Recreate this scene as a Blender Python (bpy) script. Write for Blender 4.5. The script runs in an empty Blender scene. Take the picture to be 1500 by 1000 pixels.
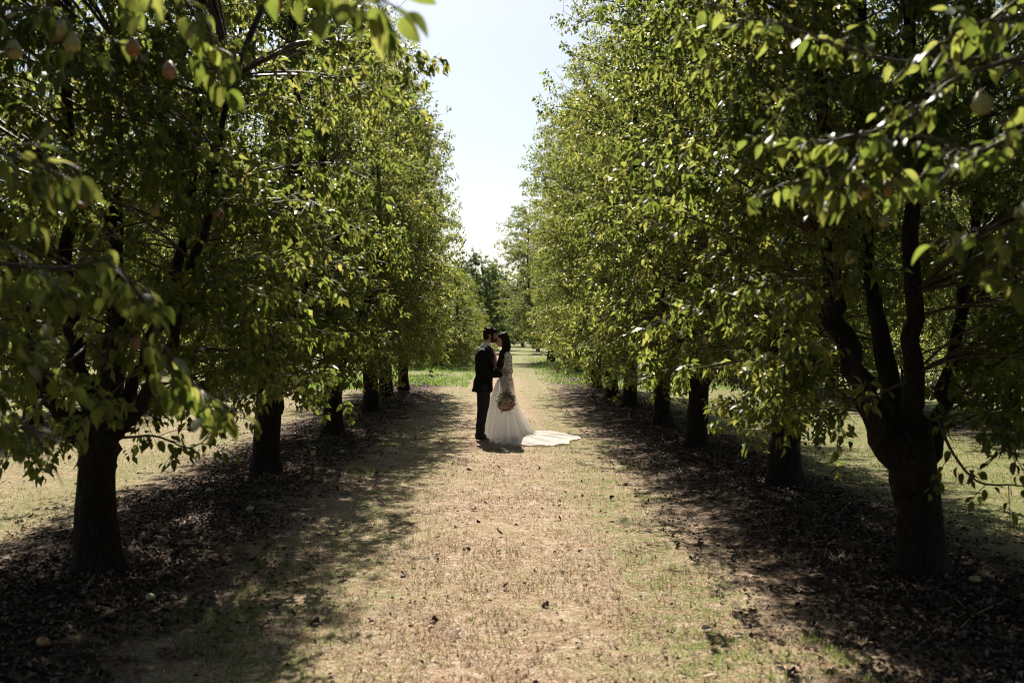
import bpy, bmesh, math, random
import numpy as np
from mathutils import Vector, Matrix, Euler

R = math.radians
SC = bpy.context.scene
COL = SC.collection
random.seed(7)
rng = np.random.default_rng(11)

# ------------------------------------------------------------------ camera, sky, sun, exposure
CAM_H = 1.73
FPX = 1458.0                      # focal length in pixels of the 1500 px wide photograph
cam = bpy.data.cameras.new('camera')
cam.lens = 35.0; cam.sensor_width = 36.0; cam.sensor_fit = 'HORIZONTAL'
cam.clip_start = 0.05; cam.clip_end = 3000
cam.dof.use_dof = True; cam.dof.focus_distance = 16.1; cam.dof.aperture_fstop = 2.4
camo = bpy.data.objects.new('camera', cam); COL.objects.link(camo)
camo.location = (0, 0, CAM_H); camo.rotation_euler = (R(90 - .511), 0, R(-.747))
SC.camera = camo

SUN_AZ, SUN_EL = R(-6.5), R(44.0)  # azimuth measured from +Y towards +X
sd = Vector((math.sin(SUN_AZ) * math.cos(SUN_EL), math.cos(SUN_AZ) * math.cos(SUN_EL), math.sin(SUN_EL)))
w = bpy.data.worlds.new('World'); SC.world = w; w.use_nodes = True
nt = w.node_tree
bg = nt.nodes.get('Background')
sky = nt.nodes.new('ShaderNodeTexSky'); sky.sky_type = 'NISHITA'; sky.sun_disc = False
sky.sun_elevation = SUN_EL; sky.sun_rotation = SUN_AZ
sky.air_density = 1.0; sky.dust_density = 1.35; sky.ozone_density = 1.0
nt.links.new(sky.outputs[0], bg.inputs[0]); bg.inputs[1].default_value = 0.05
sun = bpy.data.lights.new('sun', 'SUN'); sun.energy = 5.0; sun.angle = R(.53); sun.color = (1, .93, .82)
suno = bpy.data.objects.new('sun', sun); COL.objects.link(suno)
suno.rotation_euler = sd.to_track_quat('Z', 'Y').to_euler()
suno.location = (0, 0, 30)

SC.view_settings.view_transform = 'Standard'; SC.view_settings.look = 'None'
SC.view_settings.exposure = 1.2; SC.view_settings.gamma = 1; SC.view_settings.use_curve_mapping = False
SC.render.engine = 'CYCLES'
cy = SC.cycles
cy.max_bounces = 7; cy.diffuse_bounces = 2; cy.glossy_bounces = 1; cy.transmission_bounces = 5
cy.transparent_max_bounces = 4; cy.caustics_reflective = False; cy.caustics_refractive = False
cy.filter_width = 1.05
cy.use_denoising = True
try:
    cy.denoiser = 'OPENIMAGEDENOISE'; cy.denoising_prefilter = 'ACCURATE'
except Exception:
    pass

# ------------------------------------------------------------------ helpers
def at(px, py, d):
    """a point of the photograph at a distance d along the path"""
    return Vector(((px - 731) / FPX * d, d, CAM_H - (py - 487) / FPX * d))

def ground_at(px, py):
    d = CAM_H * FPX / (py - 487)
    return Vector(((px - 731) / FPX * d, d, 0))

def vnoise(x, y, s, seed=0):
    """smooth value noise on arrays"""
    x = np.asarray(x, float) / s; y = np.asarray(y, float) / s
    xi = np.floor(x).astype(np.int64); yi = np.floor(y).astype(np.int64)
    fx = x - xi; fy = y - yi
    fx = fx * fx * (3 - 2 * fx); fy = fy * fy * (3 - 2 * fy)
    def h(a, b):
        n = (a * 374761393 + b * 668265263 + seed * 1442695041) & 0x7fffffff
        n = ((n ^ (n >> 13)) * 1274126177) & 0x7fffffff
        return ((n ^ (n >> 16)) & 0xffff) / 65535.0
    return (h(xi, yi) * (1 - fx) + h(xi + 1, yi) * fx) * (1 - fy) + (h(xi, yi + 1) * (1 - fx) + h(xi + 1, yi + 1) * fx) * fy

def ground_z(x, y):
    x = np.asarray(x, float); y = np.asarray(y, float)
    row = np.abs(((x + 2.9) / 5.8) - np.round((x + 2.9) / 5.8)) * 5.8
    z = .07 * np.exp(-(row / .9) ** 2)
    z = z + .05 * (vnoise(x, y, 1.7, 3) - .5) + .022 * (vnoise(x, y, .45, 5) - .5)
    return z - .01

def gz(x, y):
    return float(ground_z(x, y))

def link(o, parent=None):
    COL.objects.link(o)
    if parent is not None:
        o.parent = parent
    return o

def make_mesh(name, v, quads=None, tris=None, mat=None, smooth=True):
    me = bpy.data.meshes.new(name)
    v = np.asarray(v, np.float32)
    nq = 0 if quads is None else len(quads); ntr = 0 if tris is None else len(tris)
    me.vertices.add(len(v)); me.vertices.foreach_set('co', v.ravel())
    idx = []; starts = []; tot = 0
    if nq:
        idx.append(np.asarray(quads, np.int32).ravel()); starts.append(np.arange(nq) * 4); tot = nq * 4
    if ntr:
        idx.append(np.asarray(tris, np.int32).ravel()); starts.append(tot + np.arange(ntr) * 3)
    idx = np.concatenate(idx); starts = np.concatenate(starts).astype(np.int32)
    me.loops.add(len(idx)); me.loops.foreach_set('vertex_index', idx.astype(np.int32))
    me.polygons.add(nq + ntr); me.polygons.foreach_set('loop_start', starts)
    if smooth:
        me.polygons.foreach_set('use_smooth', np.ones(nq + ntr, bool))
    me.update(calc_edges=True)
    if mat:
        me.materials.append(mat)
    return me

def obj(name, me, parent=None):
    return link(bpy.data.objects.new(name, me), parent)

def tag(o, label=None, cat=None, group=None, kind=None):
    if label: o['label'] = label
    if cat: o['category'] = cat
    if group: o['group'] = group
    if kind: o['kind'] = kind
    return o

def thing(name, label, cat, loc=(0, 0, 0), rz=0, group=None):
    o = bpy.data.objects.new(name, None); link(o)
    o.empty_display_size = .2
    o.location = loc; o.rotation_euler = (0, 0, rz)
    return tag(o, label, cat, group)

def norm(a):
    a = np.asarray(a, float)
    return a / np.maximum(np.linalg.norm(a, axis=-1, keepdims=True), 1e-9)

def smooth_path(pts, n):
    """Catmull-Rom through control points (columns may carry the radius)"""
    P = np.asarray(pts, float)
    P = np.vstack([2 * P[0] - P[1], P, 2 * P[-1] - P[-2]])
    m = len(P) - 3
    u = np.linspace(0, m - 1e-6, n); i = u.astype(int); t = (u - i)[:, None]
    a, b, c, d = P[i], P[i + 1], P[i + 2], P[i + 3]
    return .5 * (2 * b + (c - a) * t + (2 * a - 5 * b + 4 * c - d) * t ** 2 + (3 * b - a - 3 * c + d) * t ** 3)

def tube(pts, rad, sides=8, rough=0, seed=0, cap=True):
    pts = np.asarray(pts, float); n = len(pts); rad = np.broadcast_to(np.asarray(rad, float), (n,))
    t = norm(np.gradient(pts, axis=0))
    ref = np.array([0, 1., 0]) if abs(t[0][1]) < .8 else np.array([1., 0, 0])
    a = norm(np.cross(t, ref)); b = np.cross(t, a)
    ang = np.arange(sides) / sides * 2 * np.pi
    rr = rad[:, None] * np.ones(sides)[None]
    if rough:
        L = np.cumsum(np.r_[0, np.linalg.norm(np.diff(pts, axis=0), axis=1)])
        A, Lg = np.meshgrid(ang, L)
        k = np.abs(((A / (2 * np.pi) * 16) % 16) - 8)
        rr = rr * (1 + rough * (vnoise(k * .9, Lg * 5, 1, seed) - .5) + rough * 1.6 * (vnoise(k * .3, Lg * 2.2, 1, seed + 3) - .5))
    v = pts[:, None] + rr[..., None] * (np.cos(ang)[None, :, None] * a[:, None] + np.sin(ang)[None, :, None] * b[:, None])
    i = np.arange(n - 1)[:, None] * sides; j = np.arange(sides)[None]; j2 = (j + 1) % sides
    q = np.stack([i + j, i + j2, i + sides + j2, i + sides + j], -1).reshape(-1, 4)
    v = v.reshape(-1, 3); tr = None
    if cap:
        v = np.vstack([v, pts[0], pts[-1]]); c0 = len(v) - 2
        j = np.arange(sides); j2 = (j + 1) % sides
        tr = np.vstack([np.stack([np.full(sides, c0), j2, j], -1), np.stack([np.full(sides, c0 + 1), (n - 1) * sides + j, (n - 1) * sides + j2], -1)])
    return v, q, tr

class MB:
    def __init__(s): s.v = []; s.q = []; s.t = []; s.n = 0
    def add(s, v, q=None, t=None):
        s.v.append(np.asarray(v, float))
        if q is not None and len(q): s.q.append(np.asarray(q) + s.n)
        if t is not None and len(t): s.t.append(np.asarray(t) + s.n)
        s.n += len(v); return s
    def mesh(s, name, mat, smooth=True):
        return make_mesh(name, np.vstack(s.v), np.vstack(s.q) if s.q else None, np.vstack(s.t) if s.t else None, mat, smooth)
    def build(s, name, mat, parent=None, smooth=True):
        return obj(name, s.mesh(name, mat, smooth), parent)

def lathe(profile, sides=20):
    P = np.asarray(profile, float); ang = np.arange(sides) / sides * 2 * np.pi
    v = np.stack([P[:, 0][:, None] * np.cos(ang), P[:, 0][:, None] * np.sin(ang), np.repeat(P[:, 1][:, None], sides, 1)], -1).reshape(-1, 3)
    n = len(P); i = np.arange(n - 1)[:, None] * sides; j = np.arange(sides)[None]; j2 = (j + 1) % sides
    return v, np.stack([i + j, i + j2, i + sides + j2, i + sides + j], -1).reshape(-1, 4)

def ellipsoid(c, r, rot=None, seg=20, rings=12):
    th = np.linspace(0, np.pi, rings + 1)
    v, q = lathe(np.stack([np.maximum(np.sin(th), 1e-4), -np.cos(th)], -1), seg)
    v = v * np.asarray(r)
    if rot is not None:
        v = v @ np.array(Euler(rot).to_matrix()).T
    return v + np.asarray(c), q, None

# ------------------------------------------------------------------ materials
def new_mat(name):
    m = bpy.data.materials.new(name); m.use_nodes = True
    t = m.node_tree; t.nodes.clear()
    out = t.nodes.new('ShaderNodeOutputMaterial')
    return m, t, out

class NB:
    """tiny node helper"""
    def __init__(s, t): s.t = t
    def n(s, typ, **kw):
        nd = s.t.nodes.new('ShaderNode' + typ)
        for k, v in kw.items():
            if hasattr(nd, k): setattr(nd, k, v)
        return nd
    def l(s, a, b): s.t.links.new(a, b)
    def noise(s, vec, scale, detail=4, rough=.55, dist=0):
        nd = s.n('TexNoise'); nd.inputs['Scale'].default_value = scale; nd.inputs['Detail'].default_value = detail
        nd.inputs['Roughness'].default_value = rough; nd.inputs['Distortion'].default_value = dist
        if vec is not None: s.l(vec, nd.inputs['Vector'])
        return nd.outputs['Fac']
    def ramp(s, fac, stops, interp='LINEAR'):
        nd = s.n('ValToRGB'); cr = nd.color_ramp; cr.interpolation = interp
        while len(cr.elements) < len(stops): cr.elements.new(.5)
        for e, (p, c) in zip(cr.elements, stops):
            e.position = p; e.color = (*c, 1) if len(c) == 3 else c
        s.l(fac, nd.inputs[0]); return nd.outputs[0]
    def val(s, fac, a, b, c=0., d=1.):
        nd = s.n('MapRange'); nd.interpolation_type = 'SMOOTHSTEP'
        for i, x in enumerate((a, b, c, d)): nd.inputs[i + 1].default_value = x
        s.l(fac, nd.inputs[0]); return nd.outputs[0]
    def mix(s, fac, a, b, blend='MIX'):
        nd = s.n('Mix'); nd.data_type = 'RGBA'; nd.blend_type = blend
        for x, i in ((fac, 0), (a, 6), (b, 7)):
            if isinstance(x, (int, float)): nd.inputs[i].default_value = x
            elif isinstance(x, tuple): nd.inputs[i].default_value = (*x, 1)
            else: s.l(x, nd.inputs[i])
        return nd.outputs[2]
    def math(s, op, a, b=0.):
        nd = s.n('Math'); nd.operation = op
        for i, x in enumerate((a, b)):
            if isinstance(x, (int, float)): nd.inputs[i].default_value = x
            else: s.l(x, nd.inputs[i])
        return nd.outputs[0]
    def bump(s, h, strength=.5, dist=.01):
        nd = s.n('Bump'); nd.inputs['Strength'].default_value = strength; nd.inputs['Distance'].default_value = dist
        s.l(h, nd.inputs['Height']); return nd.outputs[0]
    def pbr(s, col, rough=.6, spec=.5, normal=None, **kw):
        nd = s.n('BsdfPrincipled')
        for x, k in ((col, 'Base Color'), (rough, 'Roughness'), (spec, 'Specular IOR Level')):
            if isinstance(x, (int, float)): nd.inputs[k].default_value = x
            elif isinstance(x, tuple): nd.inputs[k].default_value = (*x, 1)
            else: s.l(x, nd.inputs[k])
        for k, v in kw.items(): nd.inputs[k.replace('_', ' ')].default_value = v
        if normal is not None: s.l(normal, nd.inputs['Normal'])
        return nd.outputs[0]

def rnd(nb):
    """one random number per leaf (per mesh island, shifted per object)"""
    g = nb.n('NewGeometry'); o = nb.n('ObjectInfo')
    return nb.math('FRACT', nb.math('ADD', g.outputs['Random Per Island'], o.outputs['Random']))

def leaf_mat(name, cols, tcols, trans=.42, rough=.42, spec=.4, drift=False):
    m, t, out = new_mat(name); nb = NB(t)
    r = rnd(nb)
    if drift:
        tc_ = nb.n('TexCoord'); r = nb.math('ADD', nb.math('MULTIPLY', r, .62), nb.math('MULTIPLY', nb.val(nb.noise(tc_.outputs['Object'], 1.6, 3), .3, .7), .38))
    c = nb.ramp(r, [(i / (len(cols) - 1), k) for i, k in enumerate(cols)])
    tc = nb.ramp(r, [(i / (len(tcols) - 1), k) for i, k in enumerate(tcols)])
    p = nb.pbr(c, rough, spec)
    tr = nb.n('BsdfTranslucent'); nb.l(tc, tr.inputs[0])
    mx = nb.n('MixShader'); mx.inputs[0].default_value = trans
    nb.l(p, mx.inputs[1]); nb.l(tr.outputs[0], mx.inputs[2]); nb.l(mx.outputs[0], out.inputs[0])
    return m

M = {}
M['leaf'] = leaf_mat('pear_leaf', [(.012, .030, .008), (.021, .044, .011), (.034, .058, .014), (.056, .075, .02), (.09, .088, .03)],
                     [(.13, .195, .026), (.22, .285, .045), (.32, .37, .066), (.43, .44, .1), (.54, .46, .13)], trans=.47, spec=.32, drift=True)
M['leaf_far'] = leaf_mat('far_leaf', [(.04, .065, .02), (.055, .08, .022), (.08, .10, .03)],
                         [(.15, .21, .03), (.22, .27, .045), (.33, .35, .08)], trans=.4, rough=.5)
M['litter'] = leaf_mat('dead_leaf', [(.018, .010, .007), (.035, .019, .012), (.07, .04, .027), (.15, .10, .072), (.32, .24, .19)],
                       [(.03, .015, .008), (.05, .028, .015), (.08, .05, .03)], trans=.1, rough=.7, spec=.25)
M['crumb'] = leaf_mat('dry_leaf_crumb', [(.06, .035, .02), (.12, .075, .048), (.22, .15, .1), (.4, .32, .25)],
                      [(.06, .03, .015), (.14, .09, .05)], trans=.12, rough=.75, spec=.2)
M['leaf_dark_tree'] = leaf_mat('evergreen_leaf', [(.02, .04, .013), (.036, .06, .02), (.06, .085, .03)], [(.12, .19, .035), (.2, .26, .06)], trans=.42, rough=.5, spec=.3)
M['alley_grass'] = leaf_mat('dry_grass_blade', [(.08, .10, .025), (.15, .16, .05), (.27, .24, .1), (.38, .31, .16)], [(.2, .26, .05), (.3, .3, .09), (.4, .34, .15)], trans=.35, rough=.55, spec=.3)
M['lush'] = leaf_mat('lush_grass_blade', [(.045, .095, .012), (.075, .135, .02), (.13, .18, .04)], [(.16, .34, .03), (.24, .40, .045), (.32, .40, .08)], trans=.42, rough=.5, spec=.35)
M['straw'] = leaf_mat('straw', [(.25, .155, .085), (.37, .255, .15), (.47, .345, .215), (.58, .46, .32)],
                      [(.3, .2, .1), (.4, .3, .18)], trans=.2, rough=.7, spec=.25)
M['grass'] = leaf_mat('grass_blade', [(.06, .095, .02), (.09, .125, .03), (.15, .17, .05), (.24, .21, .09)],
                      [(.2, .32, .04), (.28, .36, .06), (.36, .36, .1)], trans=.4, rough=.5, spec=.4)

def bark_mat():
    m, t, out = new_mat('bark'); nb = NB(t)
    tc = nb.n('TexCoord'); mp = nb.n('Mapping'); mp.inputs['Scale'].default_value = (1, 1, .35)
    nb.l(tc.outputs['Object'], mp.inputs[0])
    v = nb.n('TexVoronoi'); v.feature = 'DISTANCE_TO_EDGE'; v.inputs['Scale'].default_value = 26; nb.l(mp.outputs[0], v.inputs['Vector'])
    n1 = nb.noise(mp.outputs[0], 14, 6, .65); n2 = nb.noise(tc.outputs['Object'], 3, 3)
    crack = nb.val(v.outputs['Distance'], .0, .12)
    c = nb.ramp(n1, [(.25, (.010, .0075, .006)), (.55, (.022, .017, .013)), (.8, (.045, .037, .029))])
    c = nb.mix(nb.math('MULTIPLY', nb.val(n2, .52, .7), .3), c, (.036, .037, .026))
    c = nb.mix(nb.math('ADD', nb.math('MULTIPLY', crack, .6), .4), (.006, .0045, .004), c)
    h = nb.math('ADD', nb.math('MULTIPLY', crack, .4), n1)
    nb.l(nb.pbr(c, .85, .2, nb.bump(h, .9, .02)), out.inputs[0]); return m
M['bark'] = bark_mat()

def twig_mat():
    m, t, out = new_mat('twig'); nb = NB(t); tc = nb.n('TexCoord')
    c = nb.ramp(nb.noise(tc.outputs['Object'], 30, 3), [(.3, (.035, .024, .017)), (.7, (.10, .072, .052))])
    nb.l(nb.pbr(c, .6, .35), out.inputs[0]); return m
M['twig'] = twig_mat()

def pear_mat(name, base, base2, rot_amt):
    m, t, out = new_mat(name); nb = NB(t); tc = nb.n('TexCoord'); o = nb.n('ObjectInfo')
    ad = nb.n('VectorMath'); ad.operation = 'ADD'
    cmb = nb.n('CombineXYZ'); nb.l(nb.math('MULTIPLY', o.outputs['Random'], 9.), cmb.inputs[0])
    nb.l(tc.outputs['Object'], ad.inputs[0]); nb.l(cmb.outputs[0], ad.inputs[1])
    n = nb.noise(ad.outputs[0], 16, 4, .6); f = nb.noise(ad.outputs[0], 170, 2)
    c = nb.mix(nb.noise(ad.outputs[0], 22, 2), base, base2)
    c = nb.mix(nb.math('MULTIPLY', nb.val(f, .6, .72), .5), c, (.2, .13, .05))
    c = nb.mix(nb.val(n, rot_amt, rot_amt + .06), c, (.17, .055, .025))
    nb.l(nb.pbr(c, .42, .45, nb.bump(f, .15, .003), Subsurface_Weight=.0), out.inputs[0]); return m
M['pear'] = pear_mat('pear_skin', (.36, .31, .12), (.28, .27, .09), .57)
M['pear_rot'] = pear_mat('pear_browned', (.34, .19, .08), (.27, .15, .06), .49)

def ground_mat():
    m, t, out = new_mat('orchard_ground'); nb = NB(t)
    g = nb.n('NewGeometry'); P = g.outputs['Position']
    sx = nb.n('SeparateXYZ'); nb.l(P, sx.inputs[0])
    big = nb.noise(P, .55, 4, .6); mid = nb.noise(P, 2.2, 5, .6); fine = nb.noise(P, 26, 5, .7); vf = nb.noise(P, 110, 3, .7)
    xj = nb.math('ADD', sx.outputs[0], nb.math('MULTIPLY', nb.math('SUBTRACT', mid, .5), 1.9))
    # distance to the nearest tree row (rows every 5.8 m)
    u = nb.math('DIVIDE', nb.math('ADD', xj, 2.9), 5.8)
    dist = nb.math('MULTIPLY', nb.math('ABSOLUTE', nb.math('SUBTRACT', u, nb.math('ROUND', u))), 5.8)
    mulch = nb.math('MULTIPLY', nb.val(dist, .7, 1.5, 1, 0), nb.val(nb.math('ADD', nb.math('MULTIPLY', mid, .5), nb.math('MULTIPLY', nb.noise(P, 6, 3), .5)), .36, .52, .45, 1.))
    # path soil and straw
    f7 = nb.noise(P, 8, 4, .65); f3 = nb.noise(P, 3.3, 4, .6); sp = nb.noise(P, 75, 2, .6)
    f18 = nb.noise(P, 17, 3, .6)
    fm = nb.math('ADD', nb.math('MULTIPLY', fine, .4), nb.math('ADD', nb.math('MULTIPLY', f7, .28), nb.math('MULTIPLY', f18, .32)))
    soil = nb.ramp(fm, [(.38, (.13, .078, .047)), (.46, (.29, .195, .125)), (.525, (.455, .335, .235)), (.61, (.65, .52, .40))])
    soil = nb.mix(nb.val(f3, .46, .64, 0, .75), soil, nb.mix(.65, soil, (.29, .165, .095)))
    soil = nb.mix(nb.val(big, .4, .66, 0, .75), soil, nb.mix(.5, soil, (.36, .31, .16)))
    green = nb.ramp(fine, [(.25, (.05, .085, .014)), (.5, (.14, .175, .04)), (.75, (.30, .29, .105))])
    verge = nb.math('MULTIPLY', nb.val(dist, 1.1, 1.7), nb.val(dist, 1.7, 2.6, 1, 0))
    yj = nb.math('ADD', nb.math('ADD', sx.outputs[1], nb.math('MULTIPLY', nb.math('SUBTRACT', big, .5), 26.)), nb.math('MULTIPLY', nb.math('ABSOLUTE', xj), 2.5))
    far = nb.val(yj, 30, 52)
    alley = nb.val(nb.math('ABSOLUTE', sx.outputs[0]), 3.3, 4.4)
    gf = nb.math('MAXIMUM', nb.math('MULTIPLY', verge, nb.val(f7, .42, .58, .15, .9)), nb.math('MULTIPLY', nb.val(nb.math('ADD', nb.math('MULTIPLY', mid, .5), nb.math('MULTIPLY', f7, .5)), .53, .62), .3))
    gf = nb.math('MAXIMUM', gf, nb.math('MULTIPLY', far, nb.val(mid, .25, .6, .5, .9)))
    gf = nb.math('MAXIMUM', gf, nb.math('MULTIPLY', alley, nb.math('MULTIPLY', nb.val(mid, .3, .6, .5, .95), nb.val(sx.outputs[0], -4., 4., .5, 1.))))
    c = nb.mix(gf, soil, green)
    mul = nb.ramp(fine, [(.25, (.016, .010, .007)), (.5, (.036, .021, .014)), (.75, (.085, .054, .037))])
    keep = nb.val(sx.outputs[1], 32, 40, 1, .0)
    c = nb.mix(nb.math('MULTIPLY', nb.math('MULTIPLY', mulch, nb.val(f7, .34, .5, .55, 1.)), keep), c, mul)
    c = nb.mix(nb.val(sp, .34, .48, .8, 0.), c, (.075, .045, .027))
    c = nb.mix(nb.math('MULTIPLY', nb.val(sp, .6, .68), nb.math('SUBTRACT', 1., mulch)), c, (.64, .53, .39))
    h = nb.math('ADD', nb.math('MULTIPLY', fine, .8), nb.math('MULTIPLY', sp, .5))
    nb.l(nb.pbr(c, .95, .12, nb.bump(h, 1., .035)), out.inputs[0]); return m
M['ground'] = ground_mat()

def simple(name, col, rough=.6, spec=.4, nscale=0, namp=.25, bump=0, **kw):
    m, t, out = new_mat(name); nb = NB(t); c = col; nrm = None
    if nscale:
        tc = nb.n('TexCoord'); f = nb.noise(tc.outputs['Object'], nscale, 4)
        c = nb.mix(f, tuple(x * (1 - namp) for x in col), tuple(min(1, x * (1 + namp)) for x in col))
        if bump: nrm = nb.bump(f, bump, .01)
    nb.l(nb.pbr(c, rough, spec, nrm, **kw), out.inputs[0]); return m
M['suit'] = simple('black_suit_cloth', (.009, .009, .010), .85, .2, 60, .3, .2)
M['trousers'] = simple('charcoal_trousers', (.028, .026, .027), .85, .2, 60, .25, .2)
M['shoe'] = simple('black_leather', (.008, .008, .008), .3, .5)
M['shirt'] = simple('white_shirt', (.78, .77, .75), .7, .3, 30, .04)
M['skin_man'] = simple('skin_tan', (.5, .29, .19), .5, .4, 25, .1, Subsurface_Weight=.08)
M['skin_woman'] = simple('skin_warm', (.6, .37, .26), .5, .4, 25, .08, Subsurface_Weight=.08)
M['hair'] = simple('dark_brown_hair', (.020, .011, .008), .68, .2, 80, .5, .5)
M['beard'] = simple('brown_beard', (.04, .018, .011), .6, .3, 90, .5, .5)
M['dark'] = simple('dark_lash', (.01, .007, .006), .5, .3)
M['lip'] = simple('lip', (.3, .08, .07), .45, .4)
M['tie'] = simple('dusty_pink_tie', (.5, .24, .22), .6, .3, 40, .12)
M['black_plastic'] = simple('black_plastic', (.012, .012, .012), .35, .5)
M['chrome'] = simple('bright_cap', (.6, .6, .6), .25, .5, Metallic=1.)
M['amber'] = simple('amber_lens', (.5, .3, .2), .25, .5, 40, .2)

def dress_mat():
    m, t, out = new_mat('ivory_chiffon'); nb = NB(t); tc = nb.n('TexCoord')
    f = nb.noise(tc.outputs['Object'], 6, 4); c = nb.mix(f, (.86, .84, .80), (.9, .88, .85))
    p = nb.pbr(c, .75, .25); tr = nb.n('BsdfTranslucent'); tr.inputs[0].default_value = (.92, .90, .86, 1)
    mx = nb.n('MixShader'); mx.inputs[0].default_value = .6
    nb.l(p, mx.inputs[1]); nb.l(tr.outputs[0], mx.inputs[2]); nb.l(mx.outputs[0], out.inputs[0]); return m
M['dress'] = dress_mat()

def lace_mat(name, lo):
    m, t, out = new_mat(name); nb = NB(t); tc = nb.n('TexCoord')
    v = nb.n('TexVoronoi'); v.inputs['Scale'].default_value = 21; nb.l(tc.outputs['Object'], v.inputs['Vector'])
    n = nb.noise(tc.outputs['Object'], 16, 3, .6)
    f = nb.val(nb.math('ADD', nb.math('MULTIPLY', v.outputs['Distance'], -.6), n), lo, lo + .09)
    c = nb.mix(f, (.46, .28, .2), (.8, .77, .73))
    nb.l(nb.pbr(c, .7, .3, nb.bump(f, .4, .004)), out.inputs[0]); return m
M['lace'] = lace_mat('ivory_lace', -.04)
M['lace_sleeve'] = lace_mat('sheer_lace', .09)

# ------------------------------------------------------------------ ground and hill
def axis(lo, hi, core_lo, core_hi, step, grow=1.25):
    a = list(np.arange(core_lo, core_hi + 1e-6, step)); s = step
    x = a[-1]
    while x < hi:
        s *= grow; x += s; a.append(min(x, hi))
    s = step; x = a[0]
    while x > lo:
        s *= grow; x -= s; a.insert(0, max(x, lo))
    return np.array(a)
gx = axis(-1500, 1500, -6, 6, .12); gy = axis(-60, 1800, 1.5, 30, .13)
X, Y = np.meshgrid(gx, gy)
Z = ground_z(X, Y) * np.clip((160 - Y) / 100, 0, 1)
nx = len(gx); ny = len(gy)
i = np.arange(ny - 1)[:, None] * nx; j = np.arange(nx - 1)[None]
q = np.stack([i + j, i + j + 1, i + nx + j + 1, i + nx + j], -1).reshape(-1, 4)
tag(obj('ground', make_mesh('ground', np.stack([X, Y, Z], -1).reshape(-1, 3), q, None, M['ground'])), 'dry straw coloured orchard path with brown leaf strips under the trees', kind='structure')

hx = np.linspace(-900, 900, 160); hy = np.linspace(640, 1100, 30)
X, Y = np.meshgrid(hx, hy)
tt = (Y - 640) / 460
Z = np.sin(np.clip(tt * 1.25, 0, 1) * np.pi / 2) * (42 + 22 * (vnoise(X, Y, 160, 9) - .5) + 8 * vnoise(X, Y, 14, 4)) * np.where(tt > .8, (1 - tt) / .2, 1) - 1
nx = len(hx); ny = len(hy)
i = np.arange(ny - 1)[:, None] * nx; j = np.arange(nx - 1)[None]
q = np.stack([i + j, i + j + 1, i + nx + j + 1, i + nx + j], -1).reshape(-1, 4)
M['hill'] = simple('wooded_hill', (.13, .16, .13), .95, .1, .06, .4)
tag(obj('hill', make_mesh('hill', np.stack([X, Y, Z], -1).reshape(-1, 3), q, None, M['hill'])), 'distant wooded hill at the end of the orchard', kind='structure')

# ------------------------------------------------------------------ leaves
# template: x across, y along, z normal; two side columns and a midrib
LT = np.array([(0, 0, 0), (-.24, .28, .05), (0, .3, 0), (.24, .28, .05), (-.23, .62, .05), (0, .64, 0), (.23, .62, .05), (0, 1, 0)])
LT_T = np.array([(0, 2, 1), (0, 3, 2), (1, 2, 5), (1, 5, 4), (2, 3, 6), (2, 6, 5), (4, 5, 7), (5, 6, 7)])
LS = np.array([(0, 0, 0), (-.28, .43, .06), (0, .45, 0), (.28, .43, .06), (0, 1, 0)])
LK = np.array([(0, 0, 0), (-.28, .43, .07), (.28, .43, .07), (0, 1, 0)])
LK_T = np.array([(0, 2, 3), (0, 3, 1)])
LS_T = np.array([(0, 2, 1), (0, 3, 2), (1, 2, 4), (2, 3, 4)])

def leaf_frames(axis_, hint):
    y = norm(axis_); x = norm(np.cross(y, hint)); z = np.cross(x, y)
    return x, y, z

def leaf_arrays(L, hi):
    """L: dict of pos, axis, hint, size, curl -> verts and tris"""
    T, F = ((LK, LK_T), (LS, LS_T), (LT, LT_T))[hi]
    x, y, z = leaf_frames(L['axis'], L['hint']); n = len(x); k = len(T)
    tz = T[None, :, 2] * L['fold'][:, None] * 2 - L['curl'][:, None] * T[None, :, 1] ** 2
    v = L['pos'][:, None] + L['size'][:, None, None] * (T[None, :, 0, None] * L['wid'][:, None, None] * x[:, None] + T[None, :, 1, None] * y[:, None] + tz[..., None] * z[:, None])
    f = (F[None] + (np.arange(n) * k)[:, None, None]).reshape(-1, 3)
    return v.reshape(-1, 3), f

def sub(L, mask):
    return {k: a[mask] for k, a in L.items()}

def single_leaf_mesh(curl, fold, wid):
    rows = 7; MBd = MB()
    t = np.linspace(0, 1, rows); wv = .29 * wid * np.sin(np.pi * t ** .82) ** .8 * (1 - .12 * t) + .004
    wv[-1] = .002
    v = []
    for a, b in zip(t, wv):
        zz = -curl * a * a
        v += [(-b, a, zz + fold * b), (0, a, zz), (b, a, zz + fold * b)]
    q = []
    for r in range(rows - 1):
        q += [(r * 3, r * 3 + 1, r * 3 + 4, r * 3 + 3), (r * 3 + 1, r * 3 + 2, r * 3 + 5, r * 3 + 4)]
    MBd.add(v, q)
    tv, tq, _ = tube([(0, -.45, .12), (0, -.2, .06), (0, .02, 0)], .011, 4, cap=False)
    MBd.add(tv, tq)
    return MBd.mesh('leaf', M['leaf'])
LEAF_MESHES = [single_leaf_mesh(c, f, w_) for c, f, w_ in ((.1, .35, 1), (.3, .5, .92), (.5, .3, 1.05), (.2, .8, .85), (.65, .45, 1), (.0, .2, 1.1))]

def place_leaf(pos, axis_, hint, size, parent, k):
    x, y, z = leaf_frames(np.array([axis_]), np.array([hint]))
    m = Matrix.Identity(4)
    for c, vec in enumerate((x[0], y[0], z[0])):
        for r in range(3): m[r][c] = vec[r] * size
    for r in range(3): m[r][3] = pos[r]
    o = obj('leaf', LEAF_MESHES[k % len(LEAF_MESHES)], parent)
    o.matrix_local = m
    return o

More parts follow.
